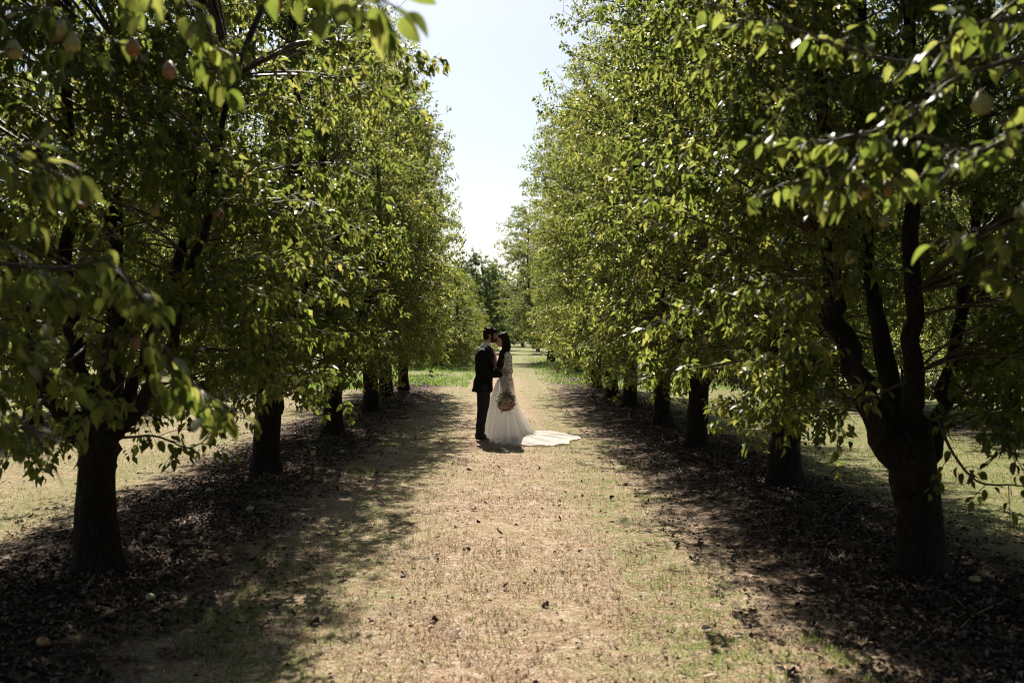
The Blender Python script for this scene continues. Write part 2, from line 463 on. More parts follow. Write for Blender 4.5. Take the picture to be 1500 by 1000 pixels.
# ------------------------------------------------------------------ pears
def pear_mesh(mat, seed):
    r = random.Random(seed)
    prof = [(.0008, .0), (.008, .001), (.02, .006), (.03, .018), (.033, .032), (.029, .047), (.021, .060), (.0155, .070), (.0115, .078), (.004, .0815), (.0008, .081)]
    v, q = lathe(prof, 16)
    a = np.arctan2(v[:, 1], v[:, 0])
    k = 1 + .05 * np.sin(a * 2 + seed) + .03 * np.sin(a * 3 + 2 * seed)
    v[:, 0] *= k; v[:, 1] *= k
    v[:, 0] += .10 * (v[:, 2] / .08) ** 2 * .08 * r.uniform(-1, 1)
    v[:, 2] -= .083
    b = MB().add(v, q)
    return b.mesh('pear', mat)
PEARS = [pear_mesh(M['pear'], 1), pear_mesh(M['pear'], 2), pear_mesh(M['pear_rot'], 3)]
def stalk_mesh():
    v, q, t = tube([(0, 0, -.004), (.002, 0, .015), (.006, .001, .034)], [.0016, .0014, .002], 5)
    return MB().add(v, q, t).mesh('stalk', M['twig'])
STALK = stalk_mesh()
def hang_pear(pos, parent, k, size=1.15):
    o = obj('pear', PEARS[k], parent)
    o.location = pos; o.rotation_euler = (random.uniform(-.15, .15), random.uniform(-.15, .15), random.uniform(0, 6)); o.scale = (size,) * 3
    obj('stalk', STALK, o)
    if k == 2: o['label'] = 'browned rotting pear'
    return o

# ------------------------------------------------------------------ pear trees
ENV = {'pillar': [(0, .62), (.07, .92), (.2, 1.), (.45, .96), (.65, .80), (.82, .54), (.94, .32), (1, .1)],
       'broad': [(0, .6), (.07, .9), (.2, 1.), (.5, 1.02), (.72, .98), (.86, .8), (.95, .5), (1, .15)],
       'bush': [(0, .75), (.1, 1.), (.4, 1.), (.7, .8), (.88, .5), (1, .1)]}

class Tree: pass

def grow(seed, H=8.2, RAD=1.8, base=1.0, fork=1.25, env='pillar', ncl=430, per=66, limbs=None, trunk=None, r_trunk=.165, shoots=34, lsize=.06, keepout=None, off=0., holes=-1.9, limb_k=None, topflare=.22):
    g = np.random.default_rng(seed); rr = random.Random(seed)
    T = Tree(); T.H = H
    ez, er = np.array(ENV[env]).T
    envf = lambda z: RAD * np.interp((z - base) / (H - base), ez, er)
    if trunk is None:
        lean = g.normal(0, .06, 2)
        trunk = [(0, 0, -.12), (lean[0] * .3, lean[1] * .3, fork * .45), (lean[0], lean[1], fork)]
    tp = smooth_path(trunk, 26); hgt = tp[:, 2]
    flare = 1 + .55 * np.exp(-np.maximum(hgt, 0) / .13) + topflare * np.clip((hgt - fork * .6) / (fork * .4), 0, 1)
    dome = np.sqrt(np.clip(1 - np.clip((np.linspace(0, 1, 26) - .80) / .2, 0, 1) ** 2, .02, 1))
    T.trunk = (tp, r_trunk * flare * dome)
    top = tp[-1]
    if limbs is None:
        n = rr.choice((4, 4, 5)); limbs = []
        a0 = rr.uniform(0, 6.28)
        for k in range(n):
            a = a0 + k * 6.283 / n + rr.uniform(-.35, .35); s = rr.uniform(.32, .55) * RAD; hh = H * rr.uniform(.72, .93)
            d = np.array((math.cos(a), math.sin(a), 0))
            limbs.append([top + (0, 0, -.55), top + d * s * .1 + (0, 0, -.15), top + d * s * .35 + (0, 0, .35), top + d * s * .8 + (0, 0, 1.1), top + d * s * 1.1 + (0, 0, (hh - fork) * .5) + np.append(g.normal(0, .1, 2), 0), np.array((top[0] + d[0] * s * 1.0, top[1] + d[1] * s * 1.0, hh))])
        limbs.append([top + (0, 0, -.5), top + np.append(g.normal(0, .08, 2), .8), top + np.append(g.normal(0, .14, 2), (H - fork) * .5), np.array((top[0], top[1], H * .95))])
    T.limbs = []; LP = []
    for k, l in enumerate(limbs):
        p = smooth_path(np.array(l, float), 34); t = np.linspace(0, 1, 34)
        p[1:-1, :2] += g.normal(0, .018, (32, 2))
        r0 = r_trunk * (limb_k[k] if limb_k else (.72 if len(limbs) < 5 else .6)) * rr.uniform(.9, 1.08)
        T.limbs.append((p, r0 * (1 + .12 * np.exp(-t * 9)) * (1 - t) ** .75 + .012)); LP.append(p)
    LP = np.vstack(LP)
    # cluster centres through the crown, denser towards its surface
    z = base + (H - base) * g.random(ncl * 4); keep = g.random(ncl * 4) < (np.interp((z - base) / (H - base), ez, er) ** 1.3)
    z = z[keep]; n = len(z); a = g.random(n) * 6.283
    rad = envf(z) * np.clip(g.random(n) ** .42, .12, 1) * (1 + .22 * np.sin(a * 3 + seed) * np.sin(z * 1.7 + seed) + .08 * np.sin(a + seed * 2.) + g.normal(0, .05, n))
    C = np.stack([rad * np.cos(a), rad * np.sin(a), z], -1)
    C[:, 0] += off * np.clip((C[:, 2] - base) / 2, 0, 1)
    w3 = g.normal(0, 1, (7, 3)) * 2.1; ph = g.random(7) * 6.283
    hole = np.sin(C @ w3.T + ph).sum(1)
    ok = hole > holes
    if keepout is not None: ok &= ~keepout(C)
    C = C[ok][:ncl]; n = len(C)
    # long shoots standing out of the crown
    zs = base + (H - base) * (.25 + .75 * g.random(shoots) ** .7); as_ = g.random(shoots) * 6.283
    rs = envf(zs) * (.95 + .14 * g.random(shoots)) + .04; rs = np.where(zs > H * .92, rs * .6, rs)
    S = np.stack([rs * np.cos(as_), rs * np.sin(as_), zs], -1)
    tw = []; leaf_p = []; leaf_d = []; used = np.zeros(len(LP)); used[33::34] += .5
    allc = np.vstack([C, S]); isS = np.r_[np.zeros(n, bool), np.ones(shoots, bool)]
    for c, sh in zip(allc, isS):
        dv = LP - c; dist = np.linalg.norm(dv, axis=1)
        cost = dist + .9 * np.maximum(0, dv[:, 2] + .15) * (c[2] > base + .9)
        ib = int(np.argmin(cost + used)); used[max(0, ib - 2):ib + 3] += .018
        p0 = LP[ib]; L = np.linalg.norm(c - p0)
        mid = (p0 + c) / 2 + (0, 0, .16 * L) + g.normal(0, .05, 3) * L
        t = np.linspace(0, 1, 6)[:, None]
        path = p0 * (1 - t) ** 2 + 2 * mid * t * (1 - t) + c * t * t
        tan = norm(c - mid)
        out = norm(np.array((c[0], c[1], 0)) + 1e-3)
        if sh:
            end = c + norm(out * .7 + g.normal(0, .25, 3) + (0, 0, .75)) * g.uniform(.35, .75)
        else:
            end = c + norm(tan * .6 + out * .5 + g.normal(0, .35, 3) + (0, 0, .1 if c[2] > H * .6 else -.15)) * g.uniform(.2, .42)
        full = np.vstack([path, (c + end) / 2 + g.normal(0, .02, 3), end])
        r = np.linspace(.0045 + .0075 * L, .0022, len(full))
        tw.append((full, r))
        axis_pts = full[3:]
        if sh:
            m = int(per * .35); u = g.random(m); seg = (u * 2.999).astype(int) + 1
            A = axis_pts[seg - 1]; B = axis_pts[np.minimum(seg, len(axis_pts) - 1)]
            f = (u * 2.999 - seg + 1)[:, None]
            leaf_p.append(A + (B - A) * f); leaf_d.append(np.repeat((norm(end - c))[None], m, 0))
        else:
            kk = 6; st = axis_pts[g.integers(0, len(axis_pts), kk)]
            dd = norm(norm(end - c)[None] * .6 + g.normal(0, .75, (kk, 3)) + np.array((0, 0, -.05)))
            ll = g.uniform(.14, .34, kk)
            for s_, d_, l_ in zip(st, dd, ll):
                tw.append((np.array([s_, s_ + d_ * l_ * .5 + (0, 0, .01), s_ + d_ * l_]), np.array([.0032, .0025, .0018])))
            m = per; w_ = g.integers(0, kk, m); u = (np.ceil(g.random(m) ** .75 * 4) - .15 + g.normal(0, .07, m)) / 4
            leaf_p.append(st[w_] + dd[w_] * (ll[w_] * u)[:, None]); leaf_d.append(dd[w_])
    P = np.vstack(leaf_p); D = np.vstack(leaf_d); N = len(P)
    side = norm(np.cross(D, g.normal(0, 1, (N, 3))))
    ax = norm(side * .8 + D * .45 + np.array((0, 0, -.62)) + g.normal(0, .22, (N, 3)))
    pet = norm(side + D * .5)
    T.leaves = dict(pos=P + pet * g.uniform(.012, .045, N)[:, None], axis=ax, hint=norm(np.array((0, 0, .75)) + pet * .55 + g.normal(0, .5, (N, 3))),
                    size=lsize * g.uniform(.5, 1.25, N), curl=np.abs(g.normal(0, .4, N)), fold=g.uniform(.3, 1.6, N), wid=g.uniform(.85, 1.15, N))
    T.tw = tw; T.C = C
    return T

def twig_mesh(T, sides=4):
    b = MB()
    # group by length for speed
    for k_, (p, r) in enumerate(T.tw):
        if len(p) <= 3 and k_ % 3 and sides < 4: continue
        v, q, _ = tube(p if len(p) > 3 else p[[0, 2]], r if len(p) > 3 else r[[0, 2]], 3, cap=False)
        b.add(v, q)
    return b.mesh('twigs', M['twig'])

def trunk_meshes(T, seed):
    b = MB(); v, q, t = tube(T.trunk[0], T.trunk[1], 22, .16, seed); b.add(v, q, t)
    tm = b.mesh('trunk', M['bark']); lm = []
    for k, (p, r) in enumerate(T.limbs):
        b = MB(); v, q, t = tube(p, r, 12, .14, seed + 5 + k); b.add(v, q, t); lm.append(b.mesh('limb', M['bark']))
    return tm, lm

def assemble(T, label, loc, rz=0, group=None, hi=0, leafmat='leaf', share=None):
    root = thing('pear_tree', label, 'tree', loc, rz, group)
    if share is None:
        share = {}
        share['trunk'], share['limbs'] = trunk_meshes(T, int(abs(loc[1]) * 10))
        share['twigs'] = twig_mesh(T, 4 if hi else 3)
        v, f = leaf_arrays(T.leaves, hi)
        share['fol'] = make_mesh('foliage', v, None, f, M[leafmat])
    obj('trunk', share['trunk'], root)
    for l in share['limbs']: obj('limb', l, root)
    tag(obj('twigs', share['twigs'], root), kind='stuff')
    tag(obj('foliage', share['fol'], root), kind='stuff')
    return root, share

def copy_thing(src, loc, rz, label, sc=1.0, group=None):
    c = src.copy(); COL.objects.link(c); c.location = loc; c.rotation_euler = (0, 0, rz); c.scale = (sc, sc, sc * random.uniform(.96, 1.04))
    c['label'] = label
    if group: c['group'] = group
    for ch in src.children:
        k = ch.copy(); COL.objects.link(k); k.parent = c
        for gch in ch.children:
            e = gch.copy(); COL.objects.link(e); e.parent = k
    return c

XL, XR = -2.83, 2.93
# ---- the four near trees carry their own crowns, leaf by leaf
GROUP_L, GROUP_R = 'pear trees in the row left of the path', 'pear trees in the row right of the path'
T_L1 = grow(21, holes=-3.2, H=8.4, RAD=1.75, base=1.0, fork=.95, ncl=540, per=126, r_trunk=.135, lsize=.072, topflare=.05, limb_k=(.6, .58, .72, .42, .5), keepout=lambda C: (C[:, 1] < .2) & (C[:, 2] < 1.75) & (np.abs(C[:, 0]) < .45),
            trunk=[(0, 0, -.12), (-.01, 0, .5), (.02, 0, 1.0)],
            limbs=[[(.02, 0, .5), (-.1, 0, .95), (-.38, 0, 1.33), (-.6, .1, 2.), (-.9, .2, 3.5), (-.95, .3, 6.3)],
                   [(0, .03, .55), (-.06, .05, 1.05), (-.2, .1, 1.67), (-.25, .1, 3), (-.3, .2, 7.3)],
                   [(.01, -.01, .45), (.05, -.02, .95), (.12, 0, 1.6), (.1, .05, 3.1), (.15, .1, 4.6), (.2, .1, 7.6)],
                   [(.03, 0, .75), (.12, -.02, .98), (.27, -.05, 1.1), (.5, -.15, 1.5), (.85, -.3, 2.4), (1.05, -.3, 3.6)],
                   [(0, .04, .6), (.05, .2, 1.05), (.2, .5, 1.6), (.4, .9, 3.), (.5, 1., 6.5)]])
T_R1 = grow(22, holes=-3.2, H=8.5, RAD=1.65, off=-.15, base=1.05, fork=.7, ncl=560, per=128, r_trunk=.142, lsize=.072, limb_k=(.74, .70, .42, .5), topflare=0, keepout=lambda C: (C[:, 1] < .45) & (C[:, 2] < 2.5) & (np.abs(C[:, 0] + .3) < .5),
            trunk=[(0, 0, -.12), (-.02, 0, .35), (-.07, 0, .75), (-.10, 0, 1.05)],
            limbs=[[(-.03, -.01, .25), (-.12, -.01, .62), (-.3, .02, 1.02), (-.52, .08, 1.6), (-.62, .1, 2.3), (-.7, .2, 4), (-.8, .3, 7.)],
                   [(-.01, .02, .3), (-.01, .02, .75), (-.04, .02, 1.2), (-.08, -.03, 2.1), (-.1, 0, 4), (-.05, .2, 7.6)],
                   [(0, .05, .55), (.18, .2, .95), (.45, .45, 1.7), (.7, .6, 3), (.9, .6, 6.6)],
                   [(-.05, .06, .6), (-.1, .4, 1.5), (-.1, .9, 3), (0, 1.1, 6.5)]])
T_R2 = grow(23, holes=-2.6, H=8.3, RAD=1.72, off=-.2, base=.95, fork=1.2, env='broad', ncl=580, per=112, lsize=.06, r_trunk=.175)
T_L2 = grow(24, holes=-2.2, H=7.8, RAD=1.5, base=1.05, fork=1.3, ncl=560, per=112, lsize=.06, r_trunk=.15)

def project(P):
    d = np.maximum(P[:, 1], .1)
    return 731 + P[:, 0] / d * FPX, 487 - (P[:, 2] - CAM_H) / d * FPX

near = []
for T, x, d, label, grp in ((T_L1, XL, 7.05, 'nearest pear tree left of the path, forking low into several dark limbs', GROUP_L),
                       (T_R1, XR, 6.85, 'nearest pear tree right of the path, leaning trunk split into two limbs', GROUP_R),
                       (T_R2, 3.12, 10.8, 'thick straight pear tree second from the camera right of the path', GROUP_R),
                       (T_L2, XL, 12.1, 'pear tree second from the camera left of the path', GROUP_L)):
    near.append((T, np.array((x, d, gz(x, d) - .02)), label, grp))
# find the leaves that show in front, by a coarse depth buffer over all four crowns
cell = 9; zb = {}
for k, (T, loc, *_) in enumerate(near):
    P = T.leaves['pos'] + loc; px, py = project(P)
    dist = P[:, 1]
    for i_ in np.nonzero((px > 0) & (px < 1500) & (py > 0) & (py < 1000))[0]:
        key = (int(px[i_] // cell), int(py[i_] // cell))
        if key not in zb or dist[i_] < zb[key][0]: zb[key] = (dist[i_], k, i_)
front = {k: [] for k in range(4)}
for dist, k, i_ in zb.values(): front[k].append((near[k][0].leaves['size'][i_] / dist, i_))
SHARE = {}
for k, (T, loc, label, grp) in enumerate(near):
    pick = np.array([i_ for s, i_ in sorted(front[k], reverse=True)[:300]], int)
    mask = np.ones(len(T.leaves['pos']), bool); mask[pick] = False
    own = sub(T.leaves, ~mask); T.leaves = sub(T.leaves, mask)
    root, SHARE[k] = assemble(T, label, loc, 0, grp, hi=1 if k < 2 else 0)
    for m in range(len(own['pos'])):
        place_leaf(own['pos'][m], own['axis'][m], own['hint'][m], own['size'][m], root, random.randrange(6))
    # pears hanging in the near crowns
    cand = T.C[(T.C[:, 2] < 4.2) & (T.C[:, 1] < .6)]
    for c in cand[rng.permutation(len(cand))[:9]]:
        hang_pear(Vector(c) + Vector((0, 0, -.05)), root, random.choice((0, 1, 1, 2)))
    near[k] = (*near[k], root)

# ---- shared crowns for the rest of the rows
VAR = []
for s, H, RAD, env, base, off in ((31, 8.3, 1.5, 'pillar', 1.05, 0), (32, 7.9, 1.55, 'pillar', .95, 0), (33, 8.4, 1.66, 'broad', .95, -.24), (34, 7.9, 1.7, 'broad', .9, -.24)):
    VAR.append(grow(s, H=H, RAD=RAD, env=env, off=off, base=base, ncl=580, per=104, r_trunk=.15, lsize=.06))
T_BUSH = grow(35, H=5.2, RAD=2.0, base=.15, fork=.8, env='bush', ncl=430, per=110, shoots=24, lsize=.072)
T_TALL = grow(36, H=9.6, RAD=2.9, base=1.2, fork=1.6, env='broad', ncl=820, per=95, r_trunk=.22, shoots=40, lsize=.08)

T_DARK = grow(37, H=8.6, RAD=2.7, base=.5, fork=1.3, env='broad', ncl=480, per=120, shoots=20, lsize=.115)
ordinal = ['third', 'fourth', 'fifth', 'sixth', 'seventh', 'eighth', 'ninth', 'tenth', 'eleventh', 'twelfth']
protos = {}
def put(v, x, d, label, group, sc=1.0, rz=None, T=None, mat='leaf', flip=False):
    rz = random.uniform(0, 6.28) if rz is None else rz
    loc = (x, d, (gz(x, d) if d < 60 else 0) - .02)
    if v not in protos:
        r, _ = assemble(T if T is not None else VAR[v], label, loc, rz, group, leafmat=mat)
        protos[v] = r; r.scale = (sc,) * 3
        return r
    c = copy_thing(protos[v], loc, rz, label, sc, group)
    if flip: c.scale.y *= -1
    return c

for k, (d, v) in enumerate(((16.5, 1), (21.4, 0), (25.7, 1), (29.3, 0))):
    put(v, XL + random.uniform(-.08, .08), d, f'{ordinal[k]} pear tree from the camera in the row left of the path', GROUP_L, random.uniform(.94, 1.06))
for k, (d, v) in enumerate(((14.6, 2), (18.3, 3), (22.3, 2), (25.7, 3), (30.4, 2))):
    put(v, XR + random.uniform(-.06, .1), d, f'{ordinal[k]} pear tree from the camera in the row right of the path', GROUP_R, random.uniform(.94, 1.06), rz=random.uniform(-.4, .4), flip=k in (2, 3))
# beyond the gap across the rows
FAR = 'trees beyond the grassy gap'
put('bush', -3.0, 49, 'low leafy tree reaching the ground left of the path beyond the gap, nearest of three', FAR, 1.0, T=T_BUSH)
put('bush', -3.1, 55, 'low leafy tree reaching the ground left of the path beyond the gap, middle of three', FAR, 1.05)
put('bush', -2.9, 61, 'low leafy tree reaching the ground left of the path beyond the gap, farthest of three', FAR, 1.1)
put('tall', 3.0, 57, 'tall spreading tree whose bare limb leans over the right of the path far off', FAR, 1.0, T=T_TALL)
put(2, 3.4, 43, 'pear tree right of the path at the bright grass beyond the shaded row', FAR, 1.0)
put(3, 3.3, 49, 'pear tree right of the path behind the bright grass patch', FAR, 1.0)
put('dark', -2.0, 84, 'dark tall tree at the far end, left of the couple\'s heads', FAR, .98, T=T_DARK, mat='leaf_dark_tree')
put('dark', -.9, 99, 'dark rounded tree at the far end, above the couple\'s heads', FAR, .95)
put('dark', 4.3, 80, 'tree at the far end right of the bride, nearest to the path bend', FAR, 1.0)
put(2, 3.6, 92, 'tree at the far end right of the path bend', FAR, 1.0)
WOOD = 'trees closing the far end of the orchard'
for x, d, v in ((-7, 104, 1), (-4.5, 112, 0), (.3, 128, 'dark'), (2.8, 118, 'dark'), (6.5, 110, 3), (9, 100, 2), (-10, 96, 0), (5.2, 134, 3), (-1.5, 132, 'dark')):
    put(v, x, d, 'green tree closing the far end of the orchard path', WOOD, random.uniform(.85, 1.05))
for side, xs, gname in ((-1, -8.7, 'pear trees in the next row to the left'), (1, 8.8, 'pear trees in the next row to the right')):
    lab = 'pear tree in the next row ' + ('left' if side < 0 else 'right') + ' across the sunlit grass alley'
    for k in range(7):
        d = 12.5 + 4.5 * k + (0 if side > 0 else 1.5)
        put(k % 2 if side < 0 else 2 + k % 2, xs + random.uniform(-.1, .1), d, lab, gname, random.uniform(.92, 1.02))
for side, xs, gname in ((-1, -14.5, 'pear trees in the second row to the left'), (1, 14.7, 'pear trees in the second row to the right')):
    lab = 'pear tree glimpsed two rows away on the ' + ('left' if side < 0 else 'right')
    for k in range(5):
        put(k % 4, xs, 27 + 5 * k, lab, gname, random.uniform(.92, 1.02))

# rows continued past the camera by unseen trees, added to shade the near crowns
BACK = 'unseen pear trees added beside or behind the photographer'
for x, d, v in ((XL, -2.4, 0), (XL, -7., 1), (XR, -.9, 2), (XR, -5.2, 3), (-8.7, 8.6, 0), (-8.7, 3.9, 1), (8.8, 8., 2), (8.8, 3.6, 3)):
    put(v, x, d, 'unseen pear tree added for shade beside or behind the photographer', BACK)
# ------------------------------------------------------------------ foreground trees with their hanging branches
def fg_tree(x, d, seed, label, grp, side):
    T = grow(seed, H=7.8, RAD=1.75, base=1.2, fork=1.2, ncl=420, per=80, lsize=.066)
    L = T.leaves; P = L['pos'] + np.array((x, d, 0)); px, py = project(P)
    # crown kept clear of the alley, as pruned from that side
    L = sub(L, ~((px > -160) & (px < 1660) & (P[:, 1] > .2)))
    T.leaves = L
    T.tw = [t for t in T.tw if not np.any((lambda q_: (q_[0] > -60) & (q_[0] < 1560))(project(t[0] + np.array((x, d, 0)))))]
    root, _ = assemble(T, label, (x, d, gz(x, d) - .02), 0, grp, hi=0)
    return root
FL = fg_tree(-2.95, 2.4, 41, 'out of focus pear tree reaching drooping branches into the upper left foreground', GROUP_L, -1)
FR = fg_tree(3.1, 3.4, 42, 'out of focus pear tree reaching fruiting branches into the upper right foreground', GROUP_R, 1)

def spray(root, pts, r0, n_leaf, n_sub, size=.078, seed=0, r1=.0025, start=.12, spread=1.):
    """one hanging branch: its wood is a part of the tree, its leaves are pieces of the branch"""
    g = np.random.default_rng(seed)
    base = np.array(root.location)
    W = np.array([tuple(at(*p)) if len(p) == 3 else p[1:] for p in pts]) - base
    p = smooth_path(W, 40); t = np.linspace(0, 1, 40)
    p += np.cumsum(g.normal(0, .0022, (40, 3)), axis=0) * np.sin(t * np.pi)[:, None]
    b = MB(); b.add(*tube(p, r0 * (1 - t) + r1, 7))
    spots = []
    for k in range(n_leaf):
        u = start + (1 - start) * (k + g.random()) / n_leaf; i_ = min(int(u * 39), 38)
        spots.append((p[i_] + (p[i_ + 1] - p[i_]) * (u * 39 - i_), norm(p[i_ + 1] - p[i_])))
    for k in range(n_sub):
        u = start + (.95 - start) * (k + g.random()) / max(n_sub, 1); i_ = min(int(u * 39), 38); s = p[i_]
        tn = norm(p[i_ + 1] - p[i_])
        d = norm(tn * .7 + g.normal(0, .6, 3) + np.array((0, 0, -.25))); l = g.uniform(.08, .24) * spread
        q_ = np.array([s, s + d * l * .5 + (0, 0, .012), s + d * l + (0, 0, -.02)])
        b.add(*tube(smooth_path(q_, 7), np.linspace(.0035, .0018, 7), 5))
        for m in range(int(g.integers(4, 8))):
            f = .25 + .75 * (m + g.random()) / 7; spots.append((s + d * l * min(f, 1), d))
    br = b.build('branch', M['twig'], root)
    for k, (s, tn) in enumerate(spots):
        side = norm(np.cross(tn, g.normal(0, 1, 3)))
        ax = norm(side * .75 + tn * .45 + np.array((0, 0, -.8)) + g.normal(0, .22, 3))
        hint = norm(np.array((0, 0, .6)) + side * .6 + g.normal(0, .45, 3))
        sz = size * g.uniform(.68, 1.15)
        place_leaf(s + ax * sz * .42, ax, hint, sz, br, int(g.integers(0, 6)))
    return br

# left: (pixel x, pixel y, metres); the first point lies on the tree's limbs outside the frame
ol = lambda dx, dy, z: ('w', -2.95 + dx, 2.4 + dy, z)
orr = lambda dx, dy, z: ('w', 3.1 + dx, 3.4 + dy, z)
spray(FL, [ol(.3, .1, 2.6), (-200, 330, 3.25), (60, 395, 3.38), (150, 385, 3.44), (205, 425, 3.51), (255, 520, 3.54), (300, 572, 3.58), (352, 604, 3.61)], .010, 30, 13, .078, 1, start=.3)
spray(FL, [ol(.3, .1, 2.7), (-200, 300, 3.12), (-20, 350, 3.12), (60, 395, 3.15), (110, 440, 3.19)], .008, 8, 6, .078, 2, start=.35)
spray(FL, [ol(.3, .0, 2.6), (-250, 180, 2.99), (-60, 215, 2.99), (30, 232, 2.99), (100, 260, 3.02)], .009, 9, 8, .08, 3, start=.4)
spray(FL, [ol(.3, .1, 2.3), (-250, 500, 3.38), (-40, 470, 3.38), (30, 500, 3.44), (80, 560, 3.51)], .007, 9, 6, .075, 4, start=.35)
spray(FL, [ol(.3, .1, 2.1), (-250, 600, 3.19), (-30, 560, 3.30), (20, 590, 3.41), (60, 640, 3.47)], .006, 9, 5, .07, 5, start=.35)
spray(FL, [ol(.5, .5, 3.0), (-100, -120, 3.52), (120, -60, 3.52), (280, 5, 3.52), (300, 75, 3.52), (330, 122, 3.52)], .010, 13, 7, .08, 6, start=.35)
spray(FL, [ol(.5, .6, 3.1), (-60, -160, 2.90), (230, -110, 2.80), (420, -30, 2.70), (540, -15, 2.60), (585, 15, 2.60)], .010, 22, 11, .075, 7, start=.3)
spray(FL, [ol(.4, .5, 2.9), (-150, 0, 3.63), (20, 20, 3.63), (90, 35, 3.63), (150, 70, 3.63)], .008, 12, 6, .075, 8, start=.35)
spray(FR, [orr(-.3, -.1, 2.9), (1640, 150, 3.6), (1480, 85, 3.7), (1330, 90, 3.8), (1215, 62, 3.85), (1125, 32, 3.9), (1030, 4, 3.95)], .010, 26, 9, .07, 11, start=.3)
spray(FR, [orr(-.3, -.1, 2.8), (1600, 60, 3.5), (1405, 112, 3.6), (1340, 166, 3.65), (1265, 192, 3.7), (1180, 206, 3.75), (1092, 198, 3.8)], .010, 24, 12, .068, 12, start=.3)
spray(FR, [(1264, 192, 3.7), (1262, 215, 3.68), (1240, 245, 3.66), (1212, 262, 3.65), (1150, 268, 3.66), (1110, 290, 3.7)], .006, 16, 8, .068, 13, start=.1)
spray(FR, [(1340, 166, 3.65), (1320, 200, 3.6), (1300, 225, 3.6), (1275, 250, 3.6)], .005, 8, 5, .075, 14, start=.2)
spray(FR, [orr(-.3, -.1, 2.6), (1640, 140, 3.2), (1500, 190, 3.2), (1430, 222, 3.25), (1400, 215, 3.3), (1370, 240, 3.3)], .008, 16, 9, .068, 15, start=.3)
spray(FR, [orr(-.3, -.2, 2.4), (1640, 260, 3.0), (1520, 300, 3.0), (1470, 350, 3.0), (1465, 400, 3.05)], .007, 12, 6, .07, 16, start=.35)
spray(FR, [orr(-.3, -.1, 3.1), (1620, -20, 3.5), (1480, 20, 3.5), (1440, 30, 3.5), (1400, 60, 3.5)], .007, 12, 5, .075, 17, start=.35)
def fg_pear(root, px, py, d, k, size=1.2):
    return hang_pear(at(px, py, d) - Vector(root.location), root, k, size * .88)
for a in ((95, 32, 3.6, 0, 1.0), (110, 50, 3.6, 1, 1.0), (84, 38, 3.65, 2, .95), (200, 58, 3.6, 2, .95), (252, 92, 3.5, 2, .9), (28, 62, 3.6, 0, .95), (405, -8, 3.0, 2, .9), (548, 12, 2.9, 2, .7)):
    fg_pear(FL, *a)
for a in ((1437, 130, 3.5, 1, 1.25), (1268, 264, 3.65, 0, .9), (1301, 262, 3.65, 2, .9)):
    fg_pear(FR, *a)
rt = near[1][4]
spray(rt, [(1372, 600, 6.7), (1400, 660, 6.4), (1440, 705, 6.2), (1500, 712, 6.1), (1560, 720, 6.0)], .010, 18, 7, .072, 31, start=.1, spread=1.5)
spray(rt, [(1400, 560, 6.7), (1450, 600, 6.3), (1480, 650, 6.1), (1505, 690, 6.0)], .008, 16, 7, .072, 32, start=.1, spread=1.5)
spray(rt, [(1330, 560, 6.6), (1280, 580, 6.2), (1240, 600, 6.0), (1225, 640, 5.9)], .008, 14, 6, .07, 33, start=.1, spread=1.4)
lf = near[0][4]
spray(lf, [(182, 640, 6.9), (230, 640, 6.7), (280, 655, 6.5), (318, 632, 6.4)], .008, 12, 6, .072, 34, start=.15, spread=1.3)
spray(lf, [(90, 560, 6.9), (50, 610, 6.6), (20, 650, 6.4), (10, 690, 6.3)], .008, 14, 6, .075, 35, start=.1, spread=1.4)
# pears seen in the shade of the near right and left crowns
for a in ((1395, 355, 6.1, 0), (1297, 312, 5.6, 0), (1245, 366, 5.7, 1), (1182, 375, 8.9, 1), (1050, 305, 9.2, 2), (1039, 285, 9.2, 2), (1052, 278, 9.3, 2), (1008, 40, 9., 0)):
    r_ = near[1][4] if a[2] < 7 else near[2][4]
    fg_pear(r_, *a, 1.1)
for a in ((228, 300, 6.3, 0), (322, 305, 6.2, 2), (75, 180, 5.8, 0), (415, 345, 10.6, 1), (333, 222, 10.7, 1)):
    r_ = near[0][4] if a[2] < 8 else near[3][4]
    fg_pear(r_, *a, 1.1)

